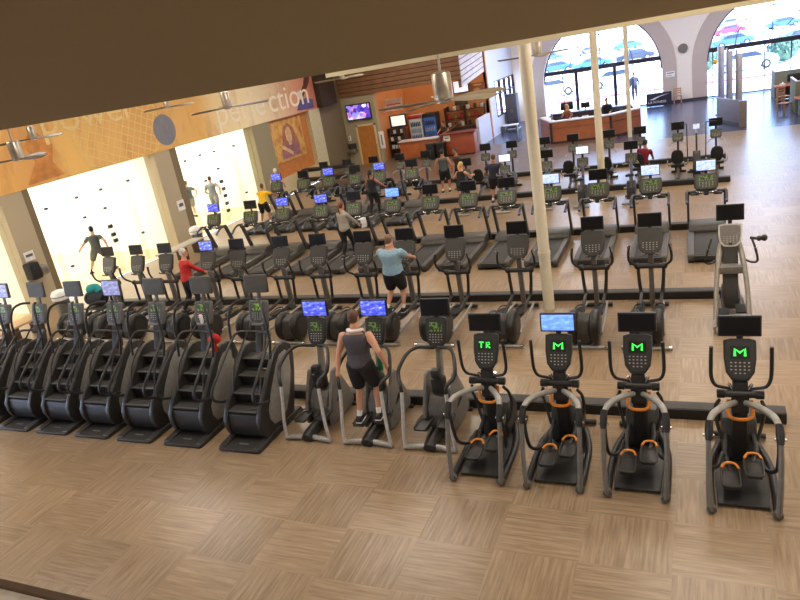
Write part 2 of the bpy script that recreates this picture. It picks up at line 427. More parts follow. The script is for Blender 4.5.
def text_mesh(body, size, name, material, parent, extrude=.002, loc=(0, 0, 0), rot=(PI / 2, 0, PI / 2), sx=1., label=None):
    cu = bpy.data.curves.new(name, 'FONT'); cu.body = body; cu.size = size; cu.extrude = extrude
    o = bpy.data.objects.new(name, cu); COL.objects.link(o)
    dg = bpy.context.evaluated_depsgraph_get(); me = bpy.data.meshes.new_from_object(o.evaluated_get(dg))
    bpy.data.objects.remove(o); bpy.data.curves.remove(cu)
    o = bpy.data.objects.new(name, me); COL.objects.link(o); me.materials.clear(); me.materials.append(material)
    o.parent = parent; o.location = loc; o.rotation_euler = rot; o.scale = (sx, 1, 1)
    if label: o['label'] = label
    return o
LETP = mat('mural_letter_pale', (247, 214, 146), .7); LETW = mat('mural_letter_cream', (250, 232, 204), .7)
text_mesh('power', 1.25, 'lettering', LETP, mur, loc=(XW + .032, 15.2, 5.0), sx=1.25)
text_mesh('perfe', 1.55, 'lettering', LETW, mur, loc=(XW + .032, 23.7, 3.98), sx=1.17)
text_mesh('ction', 1.55, 'lettering', LETW, mur, loc=(XW + .032, 27.75, 3.98), sx=1.24)
struct(MB().box(XW + .0, XW + .35, 32.3, 34.0, 3.62, 7.2).build('trim_11', mat('dark_bulkhead_end', (58, 44, 32), .7)))

# alcove with the painting
ALC = mat('alcove_orange_wood', (196, 122, 52), .5, scale=4)
a = MB().box(XW - .30, XW - .24, 27.5, 31.32, 0, 3.62); struct(a.build('wall_alcove', ALC)); struct(MB().box(XW - .24, XW - .02, 27.5, 31.32, 0, .85).build('trim_17', mat('cream_low_wall', (206, 190, 150), .7)))
pt = thing('painting', 'large warm toned figure painting hung in the orange alcove', 'painting', (XW - .235, 29.2, 1.55))
mb = MB().box(0, .06, -1.5, 1.45, 0, 1.95, .01)
def paint_material():
    m, nt, b = nodes_of('painting_canvas')
    tc = N(nt, 'ShaderNodeTexCoord'); nz = N(nt, 'ShaderNodeTexNoise'); nz.inputs['Scale'].default_value = 2.2; nz.inputs['Detail'].default_value = 5
    nt.links.new(tc.outputs['Object'], nz.inputs['Vector'])
    c = ramp(nt, nz.outputs['Fac'], [(.3, (170, 92, 52)), (.45, (206, 150, 70)), (.6, (222, 176, 96)), (.75, (150, 84, 70))])
    nt.links.new(c, b.inputs['Base Color']); b.inputs['Roughness'].default_value = .6; return m
mb.build('canvas', paint_material(), pt)
P1, P2, P3 = mat('paint_skin', (222, 178, 128), .6, var=.25, scale=5), mat('paint_hair', (166, 104, 78), .6, var=.35, scale=5), mat('paint_cloth', (150, 100, 104), .6, var=.35, scale=4)
mb = MB(); disc_poly(mb, .066, [(-.85, .45), (-.4, .2), (.5, .15), (.95, .5), (.75, 1.0), (.55, 1.5), (.1, 1.8), (-.35, 1.6), (-.55, 1.1)]); mb.build('painted_hair', P2, pt)
mb = MB(); disc_poly(mb, .069, [(-.9, .12), (.9, .12), (.85, .5), (.35, .85), (-.3, .8), (-.8, .5)]); mb.build('painted_cloth', P3, pt)
mb = MB(); mb.ball((.07, .05, 1.2), .006, .3, .38); mb.box(.066, .073, -.08, .18, .7, .95); mb.build('painted_face', P1, pt)
mb = MB(); mb.at((.074, -.3, .5), rx=-.5).box(0, .006, -.5, .5, -.09, .09); mb.at(); mb.build('painted_arm', P1, pt)

# ---------------------------------------------------------------- back wall with door, bulkhead of boards, juice bar recess
BEIGE = mat('beige_wall', (172, 160, 130), .75, var=.03, scale=.7)
struct(MB().box(-18.4, -16.25, 35, 35.3, 0, 7.2).build('wall_back', BEIGE))
SLAT = mat('brown_board', (138, 98, 68), .55, scale=3); SLAT_DAYLIT = mat('daylit_board', (226, 214, 210), .55, scale=3)  # second board colour is paler: daylight on the side face painted in
GAP = mat('board_gap', (70, 46, 34), .8)
bk = MB().box(-18.29, -11.12, 34.96, 35.3, 3.8, 7.15).build('trim_12', GAP); struct(bk)
mb = MB()
for k in range(14):
    z0 = 3.8 + k * .235; mb.box(-18.29, -11.1, 34.90, 34.97, z0, z0 + .205, .008)
mb.build('boards', SLAT, bk)
mb = MB(); side = MB()
side.add([(-11.14, 35.0, 3.4), (-11.14, 39.4, 3.84), (-11.14, 39.4, 7.15), (-11.14, 35.0, 7.15), (-11.3, 35.0, 3.4), (-11.3, 39.4, 3.84), (-11.3, 39.4, 7.15), (-11.3, 35.0, 7.15)],
         [(0, 1, 2, 3), (7, 6, 5, 4), (0, 4, 5, 1), (1, 5, 6, 2), (2, 6, 7, 3), (3, 7, 4, 0)])
sd = side.build('trim_13', mat('board_gap_daylit', (120, 88, 84), .8)); struct(sd)  # gap colour lightened too, painting daylight onto this side
for k in range(12):
    a0, a1 = 3.4 + k * .28, 3.84 + k * .28
    mb.add([(-11.09, 35.0, a0), (-11.09, 39.4, a1), (-11.09, 39.4, a1 + .23), (-11.09, 35.0, a0 + .23), (-11.14, 35.0, a0), (-11.14, 39.4, a1), (-11.14, 39.4, a1 + .23), (-11.14, 35.0, a0 + .23)],
           [(0, 1, 2, 3), (0, 4, 5, 1), (2, 6, 7, 3), (3, 7, 4, 0), (1, 5, 6, 2)])
mb.build('boards', SLAT_DAYLIT, sd)
JUICE = mat('juice_bar_orange', (208, 140, 88), .6, var=.05, scale=1)
struct(MB().box(-16.25, -11.0, 39.4, 39.6, 0, 7.2).build('wall_back', JUICE))
struct(MB().box(-16.4, -16.25, 35.3, 39.5, 0, 7.2).build('wall_back', JUICE))
HALLW = mat('hall_white', (214, 214, 226), .6, var=.03)
struct(MB().box(-11.2, -11.05, 36.9, 39.4, 0, 1.5).build('wall_hall', HALLW))
w = MB(); w.box(-11.2, -11.05, 39.4, 41.1, 0, 7.2); w.box(-11.2, -11.05, 41.1, 46, 0, 1.0); w.box(-11.2, -11.05, 41.1, 46, 3.1, 7.2)
struct(w.build('wall_hall', HALLW))
FRAME = mat('dark_bronze_frame', (52, 46, 58), .4, .3)
w4 = MB()
for y in (41.1, 42.4, 43.7, 45.0, 46.0): w4.box(-11.2, -11.02, y - .05, y + .05, 1.0, 3.1)
for z in (1.03, 2.3, 3.07): w4.box(-11.19, -11.03, 41.1, 46, z - .035, z + .035)
w4 = w4.build('window_4', FRAME); struct(w4)
MB().box(-11.13, -11.12, 41.1, 46, 1.0, 3.1).build('pane', WGLASS, w4)

d = MB().box(-17.52, -16.5, 34.97, 35.0, 0, 2.12).build('door_1', mat('door_oak', (190, 122, 56), .45, scale=3)); struct(d)
fr = MB().box(-17.62, -17.52, 34.94, 35.0, 0, 2.22).box(-16.5, -16.4, 34.94, 35.0, 0, 2.22).box(-17.62, -16.4, 34.94, 35.0, 2.12, 2.22)
fr.build('door_frame', mat('door_frame_cream', (222, 196, 150), .5), d)
MB().at((-16.6, 34.95, 1.0)).rod((0, 0, 0), (0, -.06, 0), .02).rod((0, -.05, 0), (-.12, -.05, 0), .012).build('handle', STEEL, d)

# ---------------------------------------------------------------- entrance wall with two arches
AR = [(-5.5, 3.6, 2.1), (4.0, 3.4, 2.1)]
def open_z(x):
    for c, r, zc in AR:
        if abs(x - c) < r: return zc + math.sqrt(r * r - (x - c) ** 2)
    return None
xs = [-11.1]
for c, r, zc in AR:
    xs += [c - r] + [c - r * math.cos(PI * k / 48) for k in range(1, 48)] + [c + r]
xs += [9.0]
mb = MB()
for x0, x1 in zip(xs[:-1], xs[1:]):
    xm = (x0 + x1) / 2; o = open_z(xm)
    if o is None: mb.box(x0, x1, 46, 46.5, 0, 7.2); continue
    z0 = open_z(x0) or [a[2] for a in AR if abs(xm - a[0]) < a[1]][0]; z1 = open_z(x1) or [a[2] for a in AR if abs(xm - a[0]) < a[1]][0]
    mb.add([(x0, 46, z0), (x1, 46, z1), (x1, 46, 7.2), (x0, 46, 7.2), (x0, 46.5, z0), (x1, 46.5, z1), (x1, 46.5, 7.2), (x0, 46.5, 7.2)], [(0, 1, 2, 3), (7, 6, 5, 4), (0, 4, 5, 1)])
struct(mb.build('wall_entrance', mat('entrance_wall_cream', (240, 226, 214), .7, var=.02, scale=.5), angle=30))
RING = mat('arch_band_taupe', (192, 174, 164), .7, var=.03, scale=.8)
for i, (c, r, zc) in enumerate(AR):
    ro = r + .82; mb = MB(); n = 40; pr = []
    prof = [(c - ro, 0, c - r)] 
    pts_o = [(c - ro, 0)] + [(c - ro * math.cos(PI * k / n), zc + ro * math.sin(PI * k / n)) for k in range(n + 1)] + [(c + ro, 0)]
    pts_i = [(c - r, 0)] + [(c - r * math.cos(PI * k / n), zc + r * math.sin(PI * k / n)) for k in range(n + 1)] + [(c + r, 0)]
    for k in range(len(pts_o) - 1):
        a, b2, e, f = pts_o[k], pts_o[k + 1], pts_i[k + 1], pts_i[k]
        vs = [(p[0], 45.94, min(p[1], 7.19)) for p in (a, b2, e, f)] + [(p[0], 46.01, min(p[1], 7.19)) for p in (a, b2, e, f)]
        mb.add(vs, [(0, 1, 2, 3), (0, 4, 5, 1), (2, 6, 7, 3)])
    struct(mb.build('trim_%d' % (14 + i), RING))
    fm = MB(); T = .05
    def bar(x0, x1, z0, z1, y=46.22, d=.09): fm.box(x0, x1, y - d / 2, y + d / 2, z0, z1)
    zt = 2.75
    hw = math.sqrt(r * r - (zt - zc) ** 2) if zt > zc else r
    bar(c - hw, c + hw, zt - .16, zt + .10, d=.16)
    bar(c - r, c + r, 0, .08)
    mull = [(-7.9, .03), (-7.05, .1), (-4.68, .1), (-3.6, .03), (-2.37, .03)] if i == 0 else [(.9, .03), (1.72, .05), (3.62, .03), (4.96, .03), (6.2, .05)]
    for x, t in mull: bar(x - t, x + t, 0, zt)
    for z in (1.0,): bar(c - r, c + r, z - .015, z + .015, d=.05)
    def curve_bar(pts, w=.03):
        fm.tube([(p[0], 46.22, p[1]) for p in pts], w, 6, 1)
    curve_bar([(c + 1.9 * math.cos(PI * k / 20), zt + 1.9 * math.sin(PI * k / 20)) for k in range(21)])
    for ang in (45, 90, 135):
        ca, sa = math.cos(rad(ang)), math.sin(rad(ang))
        L = 1; 
        while math.hypot(ca * L, zt + sa * L - zc) < r: L += .05
        curve_bar([(c, zt), (c + ca * L, zt + sa * L)])
    curve_bar([(c - (r - .04) * math.cos(PI * k / 40), zc + (r - .04) * math.sin(PI * k / 40)) for k in range(41)], .05)
    wn = fm.build('window_%d' % (5 + i), FRAME); struct(wn)
    g = MB(); poly = [(c - r, 0), (c + r, 0)] + [(c + r * math.cos(PI * k / 30), zc + r * math.sin(PI * k / 30)) for k in range(31)]
    g.add([(p[0], 46.24, p[1]) for p in poly], [tuple(range(len(poly)))]); g.build('pane', WGLASS, wn)
struct(MB().box(-1.85, .6, 45.9, 45.94, 0, .14).build('baseboard_entrance', mat('dark_baseboard', (58, 52, 58), .5)))

# white columns
COLM = mat('column_cream', (226, 217, 192), .55, var=.02)
for i, (x, y, r) in enumerate(((-2.91, 13.2, .115), (-2.93, 23.1, .115), (-2.96, 34.6, .1))):
    c = MB().lathe([(r, 0), (r, 7.2)], (x, y, 0), n=28)
    c.lathe([(r + .012, 1.2), (r + .012, 1.28)], (x, y, 0), n=28)
    c = c.build('column', COLM)
    tag(c, ['nearest of the tall round cream columns, between two rear drive ellipticals', 'tall cream column standing by the fourth machine row', 'farthest cream column in front of the reception desk'][i], 'column', 'cream columns'); c['kind'] = 'structure'

# raceways behind each machine row
for lab, y, x0, x1 in (('low black cable raceway behind the front machine row', 9.03, -14.6, 1.05), ('low black cable raceway behind the second machine row', 13.62, -16.2, .42), ('low black cable raceway behind the third row, the treadmills', 18.5, -16.2, .4),
                    ('low black cable raceway behind the fourth machine row', 23.6, -16.6, .95), ('low black cable raceway behind the farthest machine row', 27.4, -15.8, .95)):
    r = thing('cable_raceway', lab, 'raceway', (x0, y, 0), 0, 'floor raceways')
    MB().box(0, x1 - x0, 0, .24, 0, .16, .01).build('channel', RACEWAY, r)
    MB().box(0, x1 - x0, .02, .22, .16, .168, .003).build('cover', RACETOP, r)

# ---------------------------------------------------------------- outside
struct(MB().quad((-140, 46.5, -.06), (120, 46.5, -.06), (120, 330, -.06), (-140, 330, -.06)).build('ground', mat('sunlit_concrete', (226, 222, 214), .8, var=.04, scale=.3)))
REDC = mat('red_kerb_paint', (206, 84, 92), .7)
struct(MB().box(-40, 40, 55.0, 55.12, -.06, .06, .02).build('trim_16', REDC))
# ---------------------------------------------------------------- machines (local frame: y=0 nearest the camera, +y away, user looks +y)
SCREENS = {}
def screen_mesh(w, h, key):
    k = (round(w, 3), round(h, 3), key)
    if k not in SCREENS:
        mb = MB(); b = .022
        mb.box(-w / 2 + b, w / 2 - b, -.026, -.0225, -h / 2 + b, h / 2 - b)
        SCREENS[k] = mb.mesh('screen', {'off': S_OFF, 'brown': S_BROWN, 'blue': S_BLUE, 'light': S_LIGHT, 'white': S_WHITE, 'news': S_NEWS, 'violet': S_PURP}[key])
    return SCREENS[k]
def add_tv(root, loc, w, h, tilt=.12, case=TVB, stem=.16, key='off', thick=.05):
    """little television on a short stem, tipped back toward the user"""
    mb = MB().box(-w / 2, w / 2, -.0225, thick - .02, -h / 2, h / 2, .014)
    mb.box(-w * .3, w * .3, thick - .025, thick + .02, -h * .32, h * .32, .012)
    tv = mb.build('television', case, root); tv.location = loc; tv.rotation_euler = (-tilt, 0, 0)
    s = bpy.data.objects.new('screen', screen_mesh(w, h, key)); COL.objects.link(s); s.parent = tv
    st = MB(); st.box(-.035, .035, .012, .035, -h / 2 - stem, -h / 2 + .03, .006); st.build('television_bracket', case, tv)
    return tv
def set_screen(root, key, w, h):
    for o in find(root, 'screen'): o.data = screen_mesh(w, h, key)

def console_plate(w, h, shape, d=.06):
    if shape == 'shield':
        return [(-w * .5, h * .5), (-w * .5, h * .05), (-w * .44, -h * .28), (-w * .26, -h * .47), (0, -h * .5), (w * .26, -h * .47), (w * .44, -h * .28), (w * .5, h * .05), (w * .5, h * .5), (w * .3, h * .54), (-w * .3, h * .54)]
    return [(-w * .46, h * .5), (-w * .5, h * .42), (-w * .5, -h * .3), (-w * .4, -h * .5), (w * .4, -h * .5), (w * .5, -h * .3), (w * .5, h * .42), (w * .46, h * .5)]
def add_console(root, loc, w, h, tilt, shape='shield', led=None, body=BLACK, face=CONS, keys=True, logo=None, bezel=None):
    mb = MB().prism(console_plate(w, h, shape), 0, .075, 'y', .016)
    mb.box(-w * .3, w * .3, .07, .12, -h * .3, h * .3, .02)
    c = mb.build('console', body, root); c.location = loc; c.rotation_euler = (-tilt, 0, 0)
    if face:
        MB().prism([(x * .86, z * .86) for x, z in console_plate(w, h, shape)], -.004, .004, 'y').build('console_face', face, c)
    if led: MB().box(-w * .30, w * .30, -.008, -.004, h * .05, h * .36, 0).build('display', led, c)
    if keys:
        kb = MB()
        for r_ in range(4):
            for q in range(5):
                x = (q - 2) * w * .135; z = -h * .04 - r_ * h * .085
                if r_ == 3 and q in (0, 4): continue
                kb.box(x - w * .028, x + w * .028, -.009, -.003, z - h * .014, z + h * .014)
        k = kb.build('keypad', mat('console_keys', (176, 174, 166), .5), c); k['kind'] = 'stuff'
    if logo:
        mb = MB(); s = h * .10; y0 = -.012
        strokes = {'M': [[(-1, -1), (-1, 1), (0, 0), (1, 1), (1, -1)]],
                   'TR': [[(-1.7, 1), (-.3, 1)], [(-1, 1), (-1, -1)], [(.3, -1), (.3, 1), (1.1, 1), (1.2, .4), (.5, .05), (1.3, -1)]]}[logo]
        for st in strokes: mb.tube([(p[0] * s * 1.1, y0, h * .2 + p[1] * s * .85) for p in st], h * .03, 6, 1)
        mb.build('display_symbol', GREEN_E, c)
    return c

# --- stair climber
def make_climber():
    r = thing('stair_climber', 'x', 'stair climber', group='stair climbers in the front row')
    mb = MB().prism([(-.39, .0), (.39, 0), (.40, .34), (.36, .5), (-.36, .5), (-.40, .34)], 0, .055, 'z', .02)
    for s in (-1, 1): mb.prism([(.02, 0), (.05, .07), (.5, .10), (1.35, .10), (1.42, 0)], min(s * .28, s * .41), max(s * .28, s * .41), 'x', .015)
    b = mb.build('base_platform', CLIMB, r)
    MB().box(-.09, .09, .16, .19, .055, .059).build('base_badge', MIDG, b)
    prof = [(.42, .05), (.30, .14), (.25, .28), (.26, .44), (.36, .60), (.58, .82), (.82, 1.06), (1.04, 1.27), (1.20, 1.34), (1.38, 1.33), (1.53, 1.23), (1.57, 1.04), (1.48, .72), (1.34, .38), (1.22, .12), (1.18, .05)]
    inset = [(.52, .34), (.54, .50), (.74, .78), (1.0, 1.08), (1.16, 1.20), (1.34, 1.20), (1.42, 1.08), (1.36, .80), (1.18, .46), (1.0, .24), (.78, .16), (.60, .20)]
    for s in (-1, 1):
        p = MB().prism(prof, min(s * .28, s * .37), max(s * .28, s * .37), 'x', .03).build('side_panel', CLIMB, r)
        MB().prism(inset, min(s * .36, s * .378), max(s * .36, s * .378), 'x', .006).build('inset_panel', INSET, p)
    for k in range(4):
        z = .56 + .205 * k; y = .33 + .23 * k
        st = MB().box(-.285, .285, y, y + .27, z - .03, z, .012)
        st.prism([(y + .02, z - .02), (y + .06, z - .2), (y + .1, z - .2), (y + .1, z - .02)], -.28, .28, 'x')
        so = st.build('step', BLACK, r)
        g = MB()
        for q in range(4): g.box(-.27, .27, y + .02 + q * .045, y + .035 + q * .045, z, z + .005)
        g.box(-.28, .28, y - .002, y + .012, z - .012, z + .004)
        g.build('tread_strip', GREYP, so)
    MB().prism([(.46, .06), (.36, .10), (.31, .2), (.30, .36), (.33, .5), (.40, .54), (.5, .5), (.6, .1)], -.28, .28, 'x').build('lower_riser', BLACK, r)
    for s in (-1, 1):
        MB().tube([(s * .37, .62, .62), (s * .385, .38, .70), (s * .40, .22, .82), (s * .40, .25, .98), (s * .39, .52, 1.2), (s * .37, .95, 1.52), (s * .33, 1.10, 1.61), (s * .2, 1.18, 1.6), (0, 1.22, 1.58)], .023, 8, 5).build('lower_handrail', BLACK, r)
        MB().tube([(s * .37, .9, 1.24), (s * .385, .98, 1.52), (s * .37, 1.02, 1.85), (s * .31, 1.1, 2.08), (s * .2, 1.22, 2.15), (s * .08, 1.34, 2.12)], .023, 8, 5).build('upper_handrail', BLACK, r)
        MB().tube([(s * .27, .55, .75), (s * .27, .75, 1.15), (s * .2, 1.1, 1.5), (s * .1, 1.25, 1.7)], .014, 8, 5).build('inner_rail', DARK, r)
    MB().prism([(1.12, 1.25), (1.30, 1.24), (1.42, 1.85), (1.36, 1.9)], -.06, .06, 'x', .015).build('mast', DARK, r)
    add_console(r, (0, 1.36, 1.88), .36, .40, .35, 'box', LED_CL, GREYP, keys=True)
    MB().box(-.11, .11, 1.24, 1.33, 1.68, 1.71, .008).build('grip_tray', MIDG, r)
    add_tv(r, (0, 1.50, 2.34), .45, .31, .12, TVBR, .2, 'brown')
    return r
# --- suspended elliptical of the front row
def make_front_elliptical():
    r = thing('elliptical_trainer', 'x', 'elliptical', group='silver poled ellipticals in the front row')
    mb = MB().tube([(-.42, .0, .035), (-.3, .01, .05), (-.12, .03, .06), (.12, .03, .06), (.3, .01, .05), (.42, 0, .035)], [.035, .042, .045, .045, .042, .035], 10, 4)
    rb = mb.build('rear_stabilizer', SILVER, r)
    MB().tube([(0, -.03, .06), (0, .12, .085), (0, .55, .12), (0, .75, .16)], [.075, .085, .08, .09], 12, 4, 1.3).build('spine', BLACK, r)
    for s in (-1, 1):
        MB().tube([(s * .40, .0, .05), (s * .385, .0, .3), (s * .36, .05, .62), (s * .345, .10, .92)], .027, 10, 5).build('pole', mat('bright_silver_paint', (196, 194, 190), .35, .2), r)
        MB().tube([(s * .345, .10, .92), (s * .36, .12, 1.03), (s * .43, .26, 1.10), (s * .44, .34, 1.18), (s * .37, .54, 1.32), (s * .26, .68, 1.36), (s * .1, .76, 1.33), (s * .03, .82, 1.3)], [.026, .03, .03, .03, .026, .026, .026, .026], 10, 5).build('handrail', BLACK, r)
        fin = [(.42, .05), (.44, .3), (.60, .62), (.76, .88), (.86, .90), (1.0, .66), (1.18, .34), (1.25, .12), (1.2, .04)]
        MB().prism(fin, min(s * .19, s * .25), max(s * .19, s * .25), 'x', .02).build('side_shroud', MIDG, r)
    MB().prism([(.50, .06), (.47, .24), (.52, .44), (.64, .58), (.8, .62), (1.05, .5), (1.2, .2), (1.2, .05)], -.17, .17, 'x', .05).build('drive_housing', GREYP, r)
    MB().prism([(.70, .55), (.84, .56), (.98, 1.3), (.90, 1.34)], -.04, .04, 'x', .012).build('mast', MIDG, r)
    MB().box(-.07, .07, .60, .72, .88, 1.02, .025).build('bottle_holder', BLACK, r)
    MB().box(-.1, .1, .62, .8, .60, .86, .03).build('motor_cover', BLACK, r)
    for s, yy, zz in ((-1, .12, .28), (1, .16, .32)):
        p = MB().prism([(s * .18 - .095, yy), (s * .18 + .095, yy), (s * .18 + .1, yy + .3), (s * .17 + .05, yy + .38), (s * .17 - .05, yy + .38), (s * .18 - .1, yy + .3)], zz - .03, zz, 'z', .012)
        po = p.build('pedal', BLACK, r)
        m2 = MB(); 
        m2.tube([(s * .18 - .095, yy + .02, zz + .01), (s * .18 - .1, yy + .3, zz + .02), (s * .17 - .04, yy + .385, zz + .03), (s * .17 + .04, yy + .385, zz + .03), (s * .18 + .1, yy + .3, zz + .02), (s * .18 + .095, yy + .02, zz + .01)], .013, 6, 4)
        m2.build('pedal_rim', DARK, po)
        MB().tube([(s * .17, yy + .3, zz - .02), (s * .22, yy + .5, zz + .02), (s * .27, .85, .46)], .028, 8, 4).build('pedal_arm', BLACK, r)
    MB().box(-.3, .3, 1.16, 1.24, .0, .05, .015).build('front_foot', BLACK, r)
    add_console(r, (0, .90, 1.50), .34, .46, .35, 'shield', LED, face=mat('console_face_black', (48, 47, 45), .4))
    add_tv(r, (0, 1.02, 1.88), .47, .28, .12, TVB, .12, 'blue')
    return r
# --- ascent type trainer with arched side arms
def make_trainer():
    r = thing('ascent_trainer', 'x', 'elliptical', group='ascent trainers in the front row')
    mb = MB().prism([(-.27, .12), (.27, .12), (.29, .7), (.22, 1.3), (-.22, 1.3), (-.29, .7)], .02, .055, 'z', .012)
    b = mb.build('base_plate', BLACK, r)
    for s in (-1, 1):
        sr = MB().tube([(s * .335, .0, .06), (s * .345, .4, .06), (s * .33, .9, .07), (s * .22, 1.35, .08)], [.05, .045, .045, .05], 10, 4).build('side_rail', BLACK, r)
        MB().lathe([(.05, -.012), (.056, 0), (.056, .04), (.05, .05)], (s * .335, -.02, .06), 'y', 12).build('end_cap', GREYP, sr)
        MB().tube([(s * .335, .0, .05), (s * .345, -.015, .14), (s * .36, .06, .5), (s * .36, .16, .82), (s * .357, .19, .90)], [.036, .042, .04, .036, .036], 10, 5, .8).build('frame_arm', MIDG, r)
        j = MB().tube([(s * .357, .18, .86), (s * .355, .23, .96), (s * .35, .30, 1.05)], [.045, .055, .046], 10, 4, .85).build('arm_joint', BLACK, r)
        MB().rod((s * .30, .22, .9), (s * .42, .22, .9), .018).build('pivot_bolt', CHROME, j)
        MB().tube([(s * .35, .29, 1.03), (s * .31, .42, 1.06), (s * .21, .60, 1.05), (s * .11, .78, 1.0), (s * .06, .9, .95)], [.035, .04, .04, .036, .035], 10, 5).build('cross_arch', SILVER, r)
        MB().tube([(s * .35, .26, .92), (s * .36, .32, .6), (s * .34, .40, .36), (s * .26, .62, .22), (s * .2, .8, .3)], .024, 8, 5).build('pedal_link', BLACK, r)
        MB().tube([(s * .23, .95, .95), (s * .27, 1.05, .8), (s * .26, 1.15, .55), (s * .2, 1.1, .3)], .022, 8, 5).build('rocker_link', DARK, r)
    MB().prism([(1.0, .05), (1.28, .05), (1.22, .5), (1.12, .95), (1.06, 1.2), (.96, 1.2), (.96, .9), (1.0, .5)], -.085, .085, 'x', .03).build('mast', BLACK, r)
    MB().prism([(1.05, .05), (1.62, .05), (1.66, .3), (1.5, .52), (1.2, .56), (1.08, .4)], -.2, .2, 'x', .05).build('drive_housing', DARK, r)
    MB().prism([(.93, .78), (1.0, .74), (1.04, 1.0), (.95, 1.02)], -.1, .1, 'x', .03).build('mast_cover', BLACK, r)
    MB().tube([(-.125, 1.02, .92), (-.135, .93, .80), (-.10, .88, .75), (0, .87, .735), (.10, .88, .75), (.135, .93, .80), (.125, 1.02, .92)], .022, 8, 4).build('collar', ORANGE, r, 'orange collar')
    hb = MB().rod((-.25, .97, 1.03), (.25, .97, 1.03), .045, n=14); hb.lathe([(.03, -.26), (.055, -.255), (.055, -.17), (.04, -.16)], (0, .97, 1.03), 'x', 14); hb.lathe([(.04, .16), (.055, .17), (.055, .255), (.03, .26)], (0, .97, 1.03), 'x', 14)
    hb.build('hub_bar', BLACK, r)
    for s in (-1, 1):
        h = MB().tube([(s * .10, 1.0, 1.08), (s * .17, .96, 1.12), (s * .27, .92, 1.17), (s * .315, .91, 1.28), (s * .32, .90, 1.48), (s * .315, .89, 1.70)], [.018, .02, .021, .022, .023, .022], 10, 5).build('handlebar', BLACK, r)
        MB().rod((s * .07, 1.0, 1.05), (s * .125, .98, 1.16), .02).build('chrome_link', CHROME, h)
    for s, yy, zz in ((-1, .22, .22), (1, .34, .30)):
        cx = s * .125
        pl = [(cx - .08, yy), (cx + .08, yy), (cx + .1, yy + .12), (cx + .095, yy + .34), (cx + .05, yy + .4), (cx - .05, yy + .4), (cx - .095, yy + .34), (cx - .1, yy + .12)]
        po = MB().prism(pl, zz - .035, zz, 'z', .012).build('pedal', BLACK, r)
        w = MB()
        w.tube([(p[0], p[1], zz + .01) for p in pl[:3]] + [(pl[3][0], pl[3][1], zz + .03)], .012, 6, 3); w.tube([(pl[0][0], pl[0][1], zz + .01)] + [(p[0], p[1], zz + .01) for p in pl[:5:-1][:2]], .012, 6, 2); w.build('pedal_rim', DARK, po)
        MB().tube([(pl[3][0], pl[3][1] - .02, zz + .035), (cx + .05, yy + .4, zz + .05), (cx - .05, yy + .4, zz + .05), (pl[6][0], pl[6][1] - .02, zz + .035)], .016, 6, 4).build('pedal_trim', ORANGE, po, 'orange pedal edge')
        MB().tube([(cx, yy + .32, zz - .02), (s * .17, .85, zz + .05), (s * .14, 1.15, .4)], .03, 8, 4).build('pedal_arm', BLACK, r)
    fr = MB().rod((-.34, 1.62, .05), (.34, 1.62, .05), .04); fr.build('front_foot', DARK, r)
    MB().prism([(1.02, 1.1), (1.1, 1.1), (1.14, 1.35), (1.08, 1.36)], -.05, .05, 'x', .01).build('console_neck', BLACK, r)
    add_console(r, (0, 1.06, 1.43), .355, .50, .42, 'shield', LED_BG, keys=True, logo='M', face=mat('console_face_black', (48, 47, 45), .4))
    add_tv(r, (0, 1.20, 1.83), .47, .26, .12, TVB, .12, 'off')
    return r
